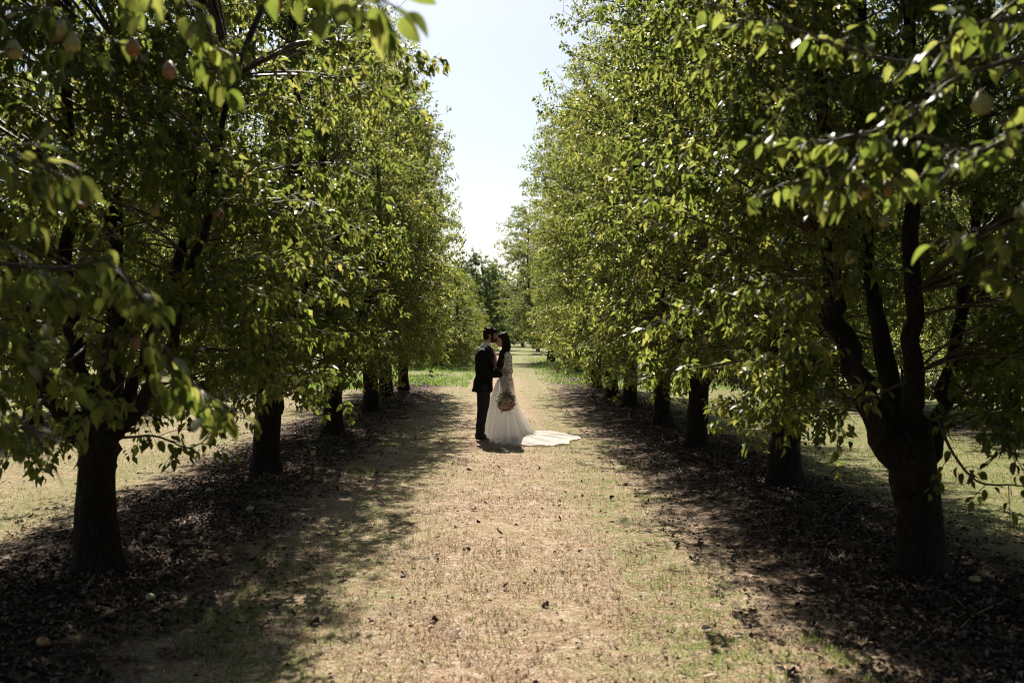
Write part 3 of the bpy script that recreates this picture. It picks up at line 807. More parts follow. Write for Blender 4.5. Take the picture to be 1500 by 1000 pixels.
# ------------------------------------------------------------------ the couple
CY = 16.2
def remesh_blob(name, prims, voxel, mat, parent, smooth=3, disp=None):
    b = MB()
    for p in prims:
        if p[0] == 'e': b.add(*ellipsoid(*p[1:]))
        elif p[0] == 'l':            # a limb through points with radii
            pts = np.array(p[1], float); s = smooth_path(pts, max(8, len(pts) * 6))
            b.add(*tube(s[:, :3], s[:, 3], 14))
            for e in (pts[0], pts[-1]): b.add(*ellipsoid(e[:3], (e[3],) * 3, None, 12, 8))
        elif p[0] == 'r':            # rings: z, cx, cy, rx, ry
            P = smooth_path(np.array(p[1], float), 26); a = np.arange(28) / 28 * 2 * np.pi; ex = .85
            cc = np.sign(np.cos(a)) * np.abs(np.cos(a)) ** ex; ss = np.sign(np.sin(a)) * np.abs(np.sin(a)) ** ex
            v = np.stack([P[:, 1:2] + P[:, 3:4] * cc, P[:, 2:3] + P[:, 4:5] * ss, np.repeat(P[:, 0:1], 28, 1)], -1).reshape(-1, 3)
            i = np.arange(25)[:, None] * 28; j = np.arange(28)[None]; j2 = (j + 1) % 28
            q = np.stack([i + j, i + j2, i + 28 + j2, i + 28 + j], -1).reshape(-1, 4)
            if P[0, 0] > P[-1, 0]: q = q[:, ::-1]
            v = np.vstack([v, P[0, [1, 2, 0]], P[-1, [1, 2, 0]]]); j = np.arange(28); j2 = (j + 1) % 28; c = len(v) - 2
            b.add(v, q, np.vstack([np.stack([np.full(28, c), j2, j], -1), np.stack([np.full(28, c + 1), 25 * 28 + j, 25 * 28 + j2], -1)]))
    me = b.mesh(name + '_raw', mat)
    o = bpy.data.objects.new('temporary', me); COL.objects.link(o)
    m = o.modifiers.new('r', 'REMESH'); m.mode = 'VOXEL'; m.voxel_size = voxel
    if smooth:
        s = o.modifiers.new('s', 'SMOOTH'); s.iterations = smooth; s.factor = .5
    dg = bpy.context.evaluated_depsgraph_get(); dg.update()
    out = bpy.data.meshes.new_from_object(o.evaluated_get(dg)); out.name = name
    bpy.data.objects.remove(o); bpy.data.meshes.remove(me)
    out.materials.clear(); out.materials.append(mat)
    n = len(out.vertices); co = np.empty(n * 3); out.vertices.foreach_get('co', co); co = co.reshape(-1, 3)
    if disp is not None:
        nr = np.empty(n * 3); out.vertices.foreach_get('normal', nr); co = co + nr.reshape(-1, 3) * disp(co)[:, None]
        out.vertices.foreach_set('co', co.ravel())
    out.polygons.foreach_set('use_smooth', np.ones(len(out.polygons), bool)); out.update()
    return obj(name, out, parent)

def hand(c, fwd, palm, k=1.0, curl=.6, thumb=1):
    """palm, four bent fingers of unequal length and a thumb, as limbs for the body's one surface"""
    f = norm(fwd); pn = norm(np.array(palm) - f * np.dot(palm, f)); s = np.cross(f, pn); c = np.array(c, float)
    out = []
    for kx in (-1.1, -.35, .4, 1.1):
        b = c + s * kx * .02 * k; out.append(('l', [(*(c - f * .02 * k), .017 * k), (*(b + f * .075 * k), .0125 * k)]))
    for kx, L in ((-1.25, .062), (-.42, .078), (.42, .083), (1.2, .074)):
        b = c + s * kx * .021 * k + f * .075 * k
        p1 = b + (f * math.cos(curl * .5) + pn * math.sin(curl * .5)) * L * .5 * k
        p2 = p1 + (f * math.cos(curl * 1.4) + pn * math.sin(curl * 1.4)) * L * .5 * k
        out.append(('l', [(*b, .0105 * k), (*p1, .0095 * k), (*p2, .0078 * k)]))
    b = c + s * thumb * .026 * k + f * .012 * k
    p1 = b + (s * thumb * .7 + f * .6 + pn * .35) * .04 * k; p2 = p1 + (f * .9 + pn * .4) * .032 * k
    out.append(('l', [(*b, .014 * k), (*p1, .0115 * k), (*p2, .009 * k)]))
    return out

G0 = (0, CY, 0)
groom = thing('person', 'man in black suit jacket and dark trousers, forehead against the woman\'s', 'person', G0)
bride = thing('person', 'woman in white lace wedding dress with long train, holding a bouquet', 'person', G0)

# --- man, facing +x
remesh_blob('body', [
    ('e', (-.168, 0, 1.705), (.092, .074, .1), (0, .25, 0)), ('e', (-.118, 0, 1.642), (.06, .056, .078), (0, -.15, 0)),
    ('e', (-.088, 0, 1.592), (.026, .03, .024)), ('l', [(-.073, 0, 1.69, .012), (-.05, 0, 1.655, .015), (-.062, 0, 1.643, .012)]),
    ('e', (-.085, 0, 1.705), (.024, .055, .018)), ('e', (-.07, 0, 1.615), (.012, .022, .012)),
    ('e', (-.165, -.074, 1.675), (.02, .01, .032)), ('e', (-.165, .074, 1.675), (.02, .01, .032)),
    ('l', [(-.175, 0, 1.64, .056), (-.215, 0, 1.56, .058), (-.25, 0, 1.47, .07)]),
    ('r', [(.86, -.25, 0, .13, .16), (1.0, -.25, 0, .12, .15), (1.2, -.24, 0, .125, .17), (1.4, -.26, 0, .1, .18), (1.47, -.26, 0, .06, .11)]),
    ('l', [(-.28, -.19, 1.4, .055), (-.22, -.265, 1.1, .042), (.03, -.21, 1.06, .028)]), *hand((.055, -.205, 1.06), (.9, .35, .05), (0, 1, 0), 1., .5, 1),
    ('l', [(-.26, .19, 1.4, .055), (-.12, .26, 1.14, .042), (.09, .2, 1.1, .028)]), *hand((.11, .19, 1.1), (.9, -.4, .05), (0, -1, 0), 1., .5, -1),
    ('l', [(-.25, -.09, .9, .095), (-.27, -.1, .5, .06), (-.33, -.1, .1, .042)]), ('l', [(-.25, .09, .9, .095), (-.25, .1, .5, .06), (-.29, .1, .1, .042)]),
    ('l', [(-.34, -.1, .06, .04), (-.2, -.105, .045, .032), (-.13, -.105, .04, .028)]), ('l', [(-.30, .1, .06, .04), (-.16, .105, .045, .032), (-.09, .105, .04, .028)]),
], .0078, M['skin_man'], groom, 2)
fold = lambda co: .006 * (np.sin(co[:, 2] * 34 + co[:, 1] * 9 + co[:, 0] * 14) * vnoise(co[:, 0] * 1 + co[:, 1], co[:, 2], .12, 8)) + .006 * (vnoise(co[:, 0] + co[:, 1] * .7, co[:, 2], .06, 2) - .5)
jacket = remesh_blob('jacket', [
    ('r', [(.775, -.272, 0, .172, .2), (.9, -.262, 0, .16, .19), (1.05, -.24, 0, .147, .175), (1.2, -.232, 0, .158, .195), (1.34, -.24, 0, .152, .212), (1.43, -.255, 0, .122, .2), (1.485, -.262, 0, .085, .12)]),
    ('l', [(-.282, -.205, 1.395, .074), (-.25, -.258, 1.22, .066), (-.215, -.272, 1.09, .06), (-.09, -.25, 1.055, .054), (.015, -.216, 1.06, .047)]),
    ('l', [(-.262, .205, 1.395, .074), (-.18, .265, 1.2, .066), (-.11, .27, 1.12, .06), (.06, .21, 1.1, .047)]),
], .009, M['suit'], groom, 2, fold)
b = MB()
for s in (-1, 1):       # lapels and jacket collar standing a little proud of the chest
    v = [(-.205, s * .075, 1.52), (-.16, s * .085, 1.47), (-.088, s * .11, 1.34), (-.075, s * .06, 1.3), (-.075, s * .025, 1.18), (-.07, s * .02, 1.2), (-.085, s * .045, 1.36), (-.15, s * .05, 1.50)]
    v2 = [(x + .012, y - s * .004, z + .006) for x, y, z in v]
    n = 8; b.add(v + v2, [(k, (k + 1) % n, n + (k + 1) % n, n + k) for k in range(n)] + [(8, 9, 14, 15), (9, 10, 13, 14), (10, 11, 12, 13)])
b.build('lapel', M['suit'], jacket, False)
obj('cuff', MB().add(*tube([(-.01, -.217, 1.06), (.035, -.207, 1.06)], [.041, .039], 14)).mesh('cuff', M['shirt']), groom)
shirt = remesh_blob('shirt', [
    ('r', [(1.12, -.14, 0, .07, .07), (1.25, -.135, 0, .075, .07), (1.38, -.15, 0, .07, .07), (1.47, -.19, 0, .06, .06)]),
    ('l', [(-.235, 0, 1.49, .073), (-.208, 0, 1.542, .068)])], .006, M['shirt'], groom, 1)
b = MB().add(*ellipsoid((-.118, 0, 1.485), (.02, .022, .018), None, 10, 6))
tp_ = smooth_path([(-.115, 0, 1.475), (-.078, 0, 1.4), (-.055, 0, 1.28), (-.062, 0, 1.15)], 8)
b.add(*tube(tp_ * [1, .0, 1], [.014, .018, .022, .026, .028, .03, .03, .02], 8)); b.build('tie', M['tie'], groom)
# flower on the lapel
bt = MB()
for k in range(9):
    a = k * 2.4; rr_ = .02 * math.sqrt(k / 9)
    bt.add(*ellipsoid((-.085 + .006 * k % .01, -.105 + rr_ * math.cos(a), 1.41 + rr_ * math.sin(a)), (.01, .012, .012), (a, 0, 0), 8, 5))
M['blush'] = simple('blush_petal', (.62, .36, .32), .6, .3, 60, .2)
bo = bt.build('boutonniere', M['blush'], groom)
tr = remesh_blob('trousers', [
    ('r', [(1.0, -.25, 0, .125, .155), (.85, -.25, 0, .15, .17), (.76, -.25, 0, .14, .165)]),
    ('l', [(-.25, -.085, .84, .118), (-.258, -.095, .5, .096), (-.288, -.1, .3, .084), (-.312, -.1, .07, .074)]), ('l', [(-.25, .085, .84, .118), (-.245, .095, .5, .086), (-.26, .1, .3, .076), (-.275, .1, .07, .068)])],
    .009, M['trousers'], groom, 2, lambda co: .005 * np.sin(co[:, 2] * 40 + co[:, 0] * 20) * (co[:, 2] < .35) + .006 * (vnoise(co[:, 0] + co[:, 1], co[:, 2], .09, 3) - .5))
for s, dx in ((-1, 0), (1, .04)):
    remesh_blob('shoe', [('l', [(-.345 + dx, s * .1, .045, .048), (-.25 + dx, s * .103, .05, .05), (-.15 + dx, s * .106, .032, .04), (-.09 + dx, s * .106, .022, .026)]),
                         ('r', [(.0, -.22 + dx, s * .104, .16, .045), (.016, -.22 + dx, s * .104, .158, .044), (.02, -.22 + dx, s * .104, .15, .042)]), ('e', (-.335 + dx, s * .1, .02), (.045, .04, .022))], .006, M['shoe'], groom, 1)
clump = lambda amp, sc: (lambda co: amp * (vnoise(co[:, 0] * 1.3 + co[:, 1], co[:, 2] * .8 + co[:, 1] * .4, sc, 5) - .35))
remesh_blob('hair', [('e', (-.178, 0, 1.735), (.1, .083, .084), (0, .15, 0)), ('e', (-.142, 0, 1.772), (.064, .062, .044), (0, .2, 0)), ('e', (-.225, 0, 1.69), (.05, .072, .075)),
                     ('e', (-.15, -.066, 1.71), (.03, .018, .05)), ('e', (-.15, .066, 1.71), (.03, .018, .05))], .006, M['hair'], groom, 1, clump(.034, .018))
remesh_blob('beard', [('e', (-.108, 0, 1.6), (.055, .058, .036), (0, -.35, 0)), ('e', (-.135, -.05, 1.632), (.028, .018, .045)), ('e', (-.135, .05, 1.632), (.028, .018, .045)), ('e', (-.064, 0, 1.632), (.013, .03, .007))], .005, M['beard'], groom, 1, clump(.01, .015))
b = MB()
for s in (-1, 1):
    b.add(*ellipsoid((-.078, s * .034, 1.683), (.012, .016, .004), None, 8, 5)); b.add(*ellipsoid((-.072, s * .034, 1.703), (.012, .022, .006), None, 8, 5))
b.build('eyebrows_and_lashes', M['dark'], groom).name = 'brow'

# --- woman, facing -x
remesh_blob('body', [
    ('e', (.064, 0, 1.622), (.088, .07, .098), (0, -.2, 0)), ('e', (.016, 0, 1.563), (.054, .05, .074), (0, .15, 0)),
    ('e', (-.004, 0, 1.512), (.02, .022, .018)), ('l', [(-.025, 0, 1.60, .009), (-.042, 0, 1.572, .011), (-.03, 0, 1.562, .009)]),
    ('e', (-.028, 0, 1.54), (.011, .018, .009)), ('e', (-.012, 0, 1.62), (.02, .045, .02)), ('e', (.075, -.068, 1.588), (.014, .008, .024)), ('e', (.075, .068, 1.588), (.014, .008, .024)),
    ('l', [(.07, 0, 1.54, .042), (.095, 0, 1.48, .042), (.115, 0, 1.4, .05)]),
    ('r', [(.85, .1, 0, .12, .16), (1.0, .105, 0, .09, .115), (1.2, .1, 0, .1, .13), (1.34, .115, 0, .085, .15), (1.42, .12, 0, .05, .1)]),
    ('l', [(.14, -.16, 1.365, .042), (.175, -.2, 1.1, .033), (.14, -.25, .87, .023)]), *hand((.13, -.262, .845), (-.15, -.25, -1), (-.5, -.8, .2), .92, 1.0, -1),
    ('l', [(.12, .155, 1.365, .042), (.06, .2, 1.16, .033), (-.06, .1, 1.33, .023)]), *hand((-.07, .085, 1.345), (-.3, -.55, .8), (-1, .1, 0), .92, .5, 1),
    ('l', [(.1, -.08, .85, .09), (.1, -.07, .48, .055), (.13, -.07, .06, .04)]), ('l', [(.1, .08, .85, .09), (.08, .07, .48, .055), (.09, .07, .06, .04)]),
    ('l', [(.13, -.07, .04, .03), (.0, -.07, .03, .028)]), ('l', [(.09, .07, .04, .03), (-.04, .07, .03, .028)]),
], .0078, M['skin_woman'], bride, 2)
bod = remesh_blob('bodice', [
    ('r', [(.955, .105, 0, .118, .142), (1.0, .105, 0, .108, .13), (1.1, .103, 0, .108, .13), (1.22, .09, 0, .125, .142), (1.33, .11, 0, .105, .155), (1.395, .125, 0, .07, .135)]),
    ('e', (.02, -.055, 1.24), (.055, .06, .06)), ('e', (.02, .055, 1.24), (.055, .06, .06))], .007, M['lace'], bride, 2)
for nm, pts in (('sleeve', [(.14, -.155, 1.365, .058), (.165, -.19, 1.22, .048), (.178, -.203, 1.1, .042), (.16, -.23, .98, .036), (.142, -.25, .875, .031)]),
                ('sleeve', [(.12, .15, 1.365, .056), (.085, .185, 1.26, .048), (.06, .2, 1.17, .042), (.0, .15, 1.25, .036), (-.055, .105, 1.325, .03)])):
    remesh_blob(nm, [('l', pts)], .006, M['lace_sleeve'], bride, 1)

def skirt():
    prof = {
        'b': [(.118, .99), (.135, .86), (.16, .7), (.235, .48), (.335, .28), (.46, .12), (.66, .045), (.9, .022), (1.17, .012)],
        's': [(.14, .99), (.17, .86), (.2, .7), (.29, .48), (.38, .28), (.47, .12), (.54, .055), (.61, .022), (.68, .012)],
        'f': [(.122, .99), (.175, .86), (.235, .7), (.312, .48), (.348, .28), (.35, .14), (.335, .07), (.325, .03), (.315, .012)]}
    nu, na = 70, 240
    C = {k: smooth_path(np.array(v), nu) for k, v in prof.items()}
    th = np.arange(na) / na * 2 * np.pi; c = np.cos(th)
    ss = lambda x: np.clip(x, 0, 1) ** 2 * (3 - 2 * np.clip(x, 0, 1))
    wb = ss((c - .05) / .65)[None]; wf = ss((-c) / .9)[None]; ws = 1 - wb - wf
    r = C['b'][:, :1] * wb + C['s'][:, :1] * ws + C['f'][:, :1] * wf; z = C['b'][:, 1:] * wb + C['s'][:, 1:] * ws + C['f'][:, 1:] * wf
    u = np.linspace(0, 1, nu)[:, None]; A = th[None]
    fo = np.sin(A * 11 + .6 + 1.2 * np.sin(A * 2)) * .6 + np.sin(A * 19 + 2 * u + 1.) * .4 + .35 * np.sin(A * 31 + 3 * u)
    amp = .004 + .032 * ss((u - .12) / .7)
    r = r + fo * amp * (.35 + .65 * (1 - .6 * wf)) * (1 - .45 * ss((u - .72) / .25)) * np.where(r < .7, 1, .8)
    lay = ss((u - .62) / .2)
    z = z + lay * .02 * (1 + np.sin(A * 15 + 5 * u + .8 * np.sin(A * 5))) * (wb * .9 + .25) * (1 - .75 * ss((u - .88) / .12)) + lay * .010 * (1 + np.sin(A * 27 + u * 17))
    hem = 1 + ss((u - .75) / .25) * (.05 * np.sin(A * 9 + 2) + .03 * np.sin(A * 17))
    r = r * hem
    x = .105 + r * np.cos(A); y = r * np.sin(A) * np.where(np.sin(A) < 0, 1.06, 1.0)
    v = np.stack([x, y, np.maximum(z, .012)], -1)
    v[..., 2] += ground_z(v[..., 0], v[..., 1] + CY) * ss((.3 - z) / .3)
    i = np.arange(nu - 1)[:, None] * na; j = np.arange(na)[None]; j2 = (j + 1) % na
    q = np.stack([i + j, i + na + j, i + na + j2, i + j2], -1).reshape(-1, 4)
    o = obj('skirt', make_mesh('skirt', v.reshape(-1, 3), q, None, M['dress']), bride)
    o['label'] = 'flowing white skirt with a long train spread over the ground'
skirt()
b = MB()
sp = np.random.default_rng(5)
hb = remesh_blob('hair', [('e', (.085, 0, 1.642), (.093, .078, .096), (0, -.2, 0)), ('e', (.12, 0, 1.58), (.066, .075, .09)), ('e', (.138, 0, 1.50), (.054, .072, .082)),
                     ('l', [(.09, -.06, 1.6, .03), (.085, -.08, 1.52, .03), (.058, -.115, 1.43, .03), (.03, -.145, 1.34, .032), (.008, -.15, 1.24, .026), (.012, -.15, 1.17, .014)])],
             .0065, M['hair'], bride, 1, clump(.022, .02))
for k in range(34):
    o_ = sp.normal(0, .014, 2); ph = sp.random() * 6
    pts = [(.085 + o_[0], -.075 + o_[1], 1.56), (.08 + o_[0], -.1 + o_[1], 1.47), (.05 + o_[0] * 1.6, -.14 + o_[1], 1.38), (.025 + o_[0] * 2, -.16 + o_[1], 1.29), (.01 + o_[0] * 2.2, -.16 + o_[1], 1.2), (.012 + o_[0] * 2.4, -.155 + o_[1], 1.14 + sp.normal(0, .03))]
    p = smooth_path(pts, 22); t = np.linspace(0, 1, 22)
    p[:, 0] += .012 * np.sin(t * 15 + ph) * t; p[:, 1] += .009 * np.cos(t * 15 + ph) * t
    b.add(*tube(p, .007 * (1 - t) + .0025, 5))
b.build('lock', M['hair'], hb)
b = MB()
for s in (-1, 1):
    b.add(*ellipsoid((-.024, s * .03, 1.592), (.01, .015, .004), None, 8, 5)); b.add(*ellipsoid((-.026, s * .03, 1.612), (.008, .019, .004), None, 8, 5))
b.build('brow', M['dark'], bride)
obj('lip', MB().add(*ellipsoid((-.036, 0, 1.541), (.006, .016, .007), None, 8, 5)).mesh('lip', M['lip']), bride)
obj('earring', MB().add(*ellipsoid((.07, -.078, 1.555), (.007, .005, .012), None, 8, 5)).mesh('earring', M['chrome']), bride)

for person_, dx in ((groom, .024), (bride, -.012)):
    for o_ in person_.children_recursive:
        me = o_.data; n_ = len(me.vertices); co = np.empty(n_ * 3); me.vertices.foreach_get('co', co); co = co.reshape(-1, 3)
        t_ = np.clip((co[:, 2] - 1.48) / .16, 0, 1); co[:, 0] += dx * t_ * t_ * (3 - 2 * t_)
        me.vertices.foreach_set('co', co.ravel()); me.update()

# --- bouquet held low in her near hand
bq = thing('bouquet', 'bouquet of orange, rust and cream flowers held in the woman\'s lowered hand', 'bouquet', (.11, CY - .36, .63))
bq.scale = (.9,) * 3
pal = [((.74, .3, .16), 'orange_petal'), ((.74, .42, .32), 'coral_petal'), ((.3, .08, .08), 'burgundy_petal'), ((.78, .64, .52), 'cream_petal'), ((.72, .46, .4), 'dusty_pink_petal'), ((.7, .09, .06), 'red_petal')]
pm = [simple(n, c, .6, .3, 70, .25) for c, n in pal]
def flower_mesh(mat, seed):
    g = np.random.default_rng(seed); b = MB()
    for ring, (n, r, tilt, sz) in enumerate(((8, .026, .95, .024), (6, .016, .6, .02), (4, .007, .25, .015))):
        for k in range(n):
            a = k / n * 6.283 + ring * .4 + g.normal(0, .1)
            v, q, _ = ellipsoid((0, 0, 0), (sz * .62, sz * .25, sz), None, 6, 4)
            rot = np.array((Matrix.Rotation(a, 3, 'Z') @ Matrix.Rotation(tilt, 3, 'Y')))
            v = (v + (0, 0, sz * .6)) @ rot.T + (math.cos(a) * r * .35, math.sin(a) * r * .35, 0)
            b.add(v, q)
    return b.mesh('flower', mat)
FM = [flower_mesh(m, k) for k, m in enumerate(pm)]
gq = np.random.default_rng(3)
for k in range(30):
    ph = gq.uniform(0, 6.283); ct = gq.uniform(-.55, 1); st = math.sqrt(1 - ct * ct)
    # the bunch faces the camera side and downwards
    d = Vector((st * math.cos(ph), -ct, st * math.sin(ph) - .25)).normalized()
    c = Vector((d.x * .125, d.y * .1, d.z * .115 - .03))
    kk = int(gq.choice((0, 0, 1, 3, 4, 4, 2))) if d.z < .25 else int(gq.choice((3, 4, 1)))
    if k == 3: kk = 0; d = Vector((.1, -1, -.1)).normalized(); c = Vector((.01, -.11, -.05))
    o = obj('flower', FM[kk], bq); o.location = c
    o.rotation_euler = d.to_track_quat('Z', 'Y').to_euler(); s = gq.uniform(.75, 1.3); o.scale = (s, s, s)
M['eucalypt'] = leaf_mat('grey_green_leaf', [(.15, .19, .12), (.24, .27, .19), (.36, .37, .28)], [(.2, .25, .12), (.25, .3, .15)], trans=.25, rough=.6)
n = 520
dirs = norm(gq.normal(0, 1, (n, 3)) * (1, .8, 1) + np.array((0, -.2, .35)))
L = dict(pos=dirs * gq.uniform(.07, .16, n)[:, None] * (1, .85, 1) + (0, 0, .0), axis=norm(dirs + gq.normal(0, .5, (n, 3))), hint=norm(gq.normal(0, 1, (n, 3))), size=gq.uniform(.03, .06, n), curl=gq.uniform(0, .4, n), fold=gq.uniform(.3, 1.2, n), wid=gq.uniform(.7, 1.2, n))
v, f = leaf_arrays(L, False)
tag(obj('greenery', make_mesh('greenery', v, None, f, M['eucalypt']), bq), kind='stuff')
for k in range(9):
    a = gq.uniform(0, 6.28)
    v, q, t = tube([(gq.normal(0, .008), .09 + gq.normal(0, .006), .2), (.0, .05, .05), (.05 * math.cos(a), -.03, -.1), (.07 * math.cos(a) + gq.normal(0, .02), -.06, -.2 + gq.normal(0, .02))], .003, 5)
    MB().add(v, q, t).build('stem', M['eucalypt'], bq)

# ------------------------------------------------------------------ stake light by the left row
p = ground_at(459, 702); p.z = gz(p.x, p.y)
sl = thing('garden_stake_light', 'small black garden stake light with tan lens in the shaded leaf litter', 'garden light', p)
obj('stake', MB().add(*tube([(0, 0, -.05), (0, 0, .12), (0, 0, .255)], .007, 10)).mesh('stake', M['black_plastic']), sl)
obj('lens', MB().add(*lathe([(.001, .255), (.024, .255), (.027, .262), (.031, .31), (.032, .318), (.001, .318)], 18)).mesh('lens', M['amber']), sl)
cp = obj('cap', MB().add(*lathe([(.001, .316), (.040, .316), (.042, .324), (.036, .336), (.02, .345), (.001, .347)], 18)).mesh('cap', M['black_plastic']), sl)
obj('solar_panel', MB().add(*lathe([(.001, .347), (.022, .3465), (.023, .349), (.001, .3505)], 12)).mesh('solar_panel', M['chrome']), cp)

# ------------------------------------------------------------------ fallen fruit, twig, leaves
FP = [(303, 733, 0, 'fallen pale pear in shade midway between the two nearest left trunks', 1.1), (373, 755, 1, 'fallen yellow pear in shade right of the second left trunk\'s foot', 1.1),
      (228, 886, 0, 'fallen pear in deep shade below right of the nearest left trunk', 1.15), (62, 962, 2, 'half rotten fallen pear in the bottom left corner', 1.2),
      (47, 852, 1, 'fallen pear in shade left of the nearest left trunk', 1.1), (1424, 873, 0, 'green fallen pear right of the nearest right trunk\'s foot', 1.05),
      (1152, 746, 1, 'small fallen pear at the foot of the thick second right trunk', .9), (497, 668, 0, 'fallen pear in the litter just right of the stake light', 1.1),
      (446, 708, 1, 'fallen pear on the litter just left of the stake light\'s foot', 1.1), (434, 643, 0, 'fallen pear between the second and third left trunks', 1.1)]
for px, py, k, lab, s in FP:
    s *= .86
    p = ground_at(px, py)
    o = obj('fallen_pear', PEARS[k]); a = random.uniform(0, 6.28)
    o.location = (p.x, p.y, gz(p.x, p.y) + .034 * s); o.rotation_euler = (R(82), 0, a); o.scale = (s,) * 3
    tag(o, lab, 'pear', 'fallen pears under the trees'); obj('stalk', STALK, o)
p0, p1 = ground_at(1413, 937), ground_at(1476, 907)
tg = thing('fallen_twig', 'bare pale twig lying in the dark litter at the bottom right', 'twig', (p0.x, p0.y, gz(p0.x, p0.y)))
dv = p1 - p0
obj('stick', MB().add(*tube(smooth_path([(0, 0, .012), (dv.x * .4, dv.y * .4 + .03, .035), (dv.x, dv.y, .05)], 12), np.linspace(.005, .0025, 12), 6)).mesh('stick', M['straw']), tg)

def scatter_leaves(n, xf, dlo, dhi, size, g, lift=.012, flat=.28):
    u = g.random(n); d = dlo * (dhi / dlo) ** u
    x = xf(n, d); z = ground_z(x, d) + lift * g.random(n) + .006
    a = g.random(n) * 6.283
    ax = norm(np.stack([np.cos(a), np.sin(a), g.normal(0, flat * .7, n)], -1)); hint = norm(np.stack([g.normal(0, flat, n), g.normal(0, flat, n), np.ones(n)], -1))
    return dict(pos=np.stack([x, d, z], -1), axis=ax, hint=hint, size=size * g.uniform(.55, 1.2, n), curl=g.uniform(-.5, .5, n), fold=g.uniform(.3, 3., n), wid=g.uniform(.7, 1.1, n))
g = np.random.default_rng(77)
def rows(n, d):
    c = np.where(g.random(n) < .5, XL - .05, XR + .05) + np.where(g.random(n) < .12, np.where(g.random(n) < .5, -5.8, 5.8), 0)
    return c + np.clip(g.normal(0, .62, n), -1.5, 1.5)
L = scatter_leaves(76000, rows, 3.4, 40, .047, g)
xx, yy = L['pos'][:, 0], L['pos'][:, 1]; rd = np.abs(((xx + 2.9) / 5.8) - np.round((xx + 2.9) / 5.8)) * 5.8
L = sub(L, (.6 * vnoise(xx, yy, .55, 61) + .4 * vnoise(xx, yy, .2, 62)) > .2 + .24 * np.clip((rd - .3) / .7, 0, 1))
v, f = leaf_arrays(L, 0)
tag(obj('leaf_litter', make_mesh('leaf_litter', v, None, f, M['litter'])), 'brown dead leaves carpeting the strips under the trees', kind='stuff')
L = scatter_leaves(6500, lambda n, d: g.uniform(-9, 9, n) * np.minimum(1, .25 + d / 16), 3.4, 36, .036, g)
v, f = leaf_arrays(L, False)
tag(obj('scattered_leaf_litter', make_mesh('scattered_leaf_litter', v, None, f, M['crumb'])), 'small dead leaves scattered thinly over the path and alleys', kind='stuff')

# single dead leaves one can pick out on the open path
def fallen_mesh(mat, curl, fold):
    o = single_leaf_mesh(curl, fold, 1.0); o.name = 'fallen_leaf'; o.materials.clear(); o.materials.append(mat); return o
M['leaf_dark'] = simple('dark_dead_leaf', (.10, .055, .034), .7, .3, 40, .4)
M['leaf_pale'] = simple('pale_dead_leaf', (.5, .41, .32), .75, .25, 40, .2)
kinds = [(fallen_mesh(M['leaf_dark'], .5, 1.4), 'dark curled dead leaf lying on the sunlit path', 'dark dead leaves on the path'), (fallen_mesh(M['leaf_pale'], -.25, .7), 'pale bleached dead leaf lying on the sunlit path', 'pale dead leaves on the path'),
         (fallen_mesh(M['leaf_dark'], -.6, 1.0), 'dark curled dead leaf lying on the sunlit path', 'dark dead leaves on the path')]
for k in range(84):
    d = 4.9 * (13 / 4.9) ** g.random(); x = g.uniform(-1.35, 1.75) if d < 9 else g.uniform(-1.0, 1.8)
    me, lab, gr = kinds[int(g.choice((0, 0, 1, 2)))]
    o = obj('fallen_leaf', me); o.location = (x, d, gz(x, d) + .014)
    s = .03 + .05 * g.random() ** 1.8; o.scale = (s, s, s); o.rotation_euler = (g.normal(0, .3), g.normal(0, .3), g.uniform(0, 6.28))
    tag(o, lab, 'leaf', gr)

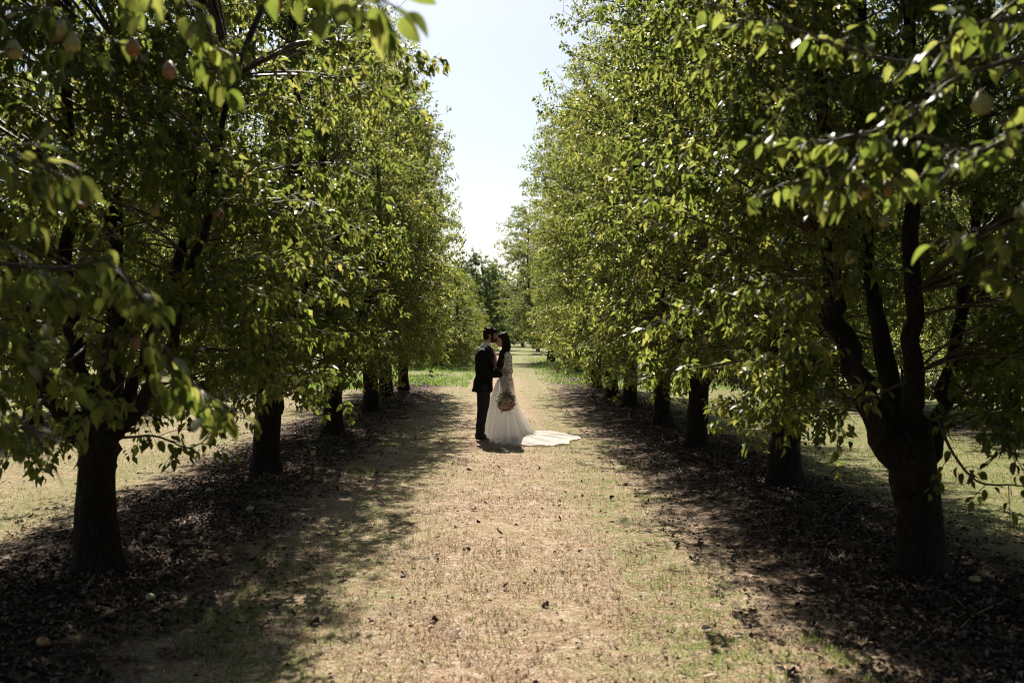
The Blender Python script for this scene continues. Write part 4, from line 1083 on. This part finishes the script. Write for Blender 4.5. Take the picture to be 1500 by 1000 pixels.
# ------------------------------------------------------------------ grass
def blades(n, xy, length, width, g, lean, mat, name, label, wind=.0):
    x, d = xy; z = ground_z(x, d) - .004
    a = g.random(n) * 6.283; ln = length * g.uniform(.5, 1.3, n); le = np.clip(g.normal(*lean, n), .02, 1.53)
    up = np.stack([np.sin(le) * np.cos(a), np.sin(le) * np.sin(a), np.cos(le)], -1)
    tip = np.stack([np.sin(np.minimum(le + .5, 1.5)) * np.cos(a), np.sin(np.minimum(le + .5, 1.5)) * np.sin(a), np.cos(np.minimum(le + .5, 1.5))], -1)
    b_ = a + g.uniform(.8, 2.3, n); sd_ = np.stack([np.cos(b_), np.sin(b_), np.zeros(n)], -1) * (width * g.uniform(.6, 1.3, n))[:, None]
    P = np.stack([x, d, z + .004], -1); m = P + up * (ln * .55)[:, None]; t = m + tip * (ln * .45)[:, None]
    v = np.stack([P - sd_, P + sd_, m - sd_ * .8, m + sd_ * .8, t], 1).reshape(-1, 3); o5 = (np.arange(n) * 5)[:, None]
    tag(obj(name, make_mesh(name, v, o5 + np.array([[0, 1, 3, 2]]), o5 + np.array([[2, 3, 4]]), mat)), label, kind='stuff')
def logd(n, lo, hi): return lo * (hi / lo) ** g.random(n)
# dry stubble over the path
n = 82000; d = logd(n, 3.8, 20); x = g.normal(0, 1.2, n)
k = (.55 * vnoise(x, d, .11, 51) + .45 * vnoise(x, d, .34, 52)) > .5 - .12 * g.random(n)
x, d = x[k], d[k]
blades(len(x), (x, d), .042, .0026, g, (.95, .42), M['straw'], 'dry_grass', 'short dry straw stubble covering the path')
# green blades in tufts: along the verges, in the path and in the alleys
d = logd(260000, 3.8, 34); x = g.uniform(-1, 1, 260000) * np.where(g.random(260000) < .75, 2.6, 9)
den = np.clip((vnoise(x, d, .55, 21) - .55) / .2, 0, 1) * np.clip((vnoise(x, d, .14, 22) - .35) / .3, 0, 1)
rowd = np.abs(np.abs(x) - 2.9); verge = np.exp(-((np.abs(x) - 1.75) / .45) ** 2)
pr = den * (.17 + 1.0 * verge + .9 * (np.abs(x) > 4.4)) * np.where(rowd < .95, .05, 1)
k = g.random(len(x)) < pr; x, d = x[k], d[k]
blades(len(x), (x, d), .055, .0022, g, (.55, .35), M['grass'], 'green_grass', 'green grass tufts along the verges of the path')
n = 46000; d = logd(n, 6.5, 30); x = g.uniform(4.0, 7.7, n) * np.where(g.random(n) < .28, -1, 1)
k = (vnoise(x, d, .6, 41) > .36) & (vnoise(x, d, .13, 42) > .3)
x, d = x[k], d[k]
blades(len(x), (x, d), .05, .0035, g, (.6, .4), M['alley_grass'], 'alley_grass', 'short dry green grass on the sunlit alleys beyond the rows')
# lush grass where the rows break off
n = 46000; d = logd(n, 30, 64); x = np.where(g.random(n) < .62, -1.0 - 6 * g.random(n), 1.5 + 6 * g.random(n))
k = (vnoise(x, d, .9, 31) + .25 * vnoise(x, d, 3.1, 32)) > .46 + .5 * np.clip(1.2 - np.abs(np.abs(x) - .9) * .9, 0, .5); x, d = x[k], d[k]
blades(len(x), (x, d), .16, .008, g, (.5, .3), M['lush'], 'lush_grass', 'bright green long grass where the tree rows break off')
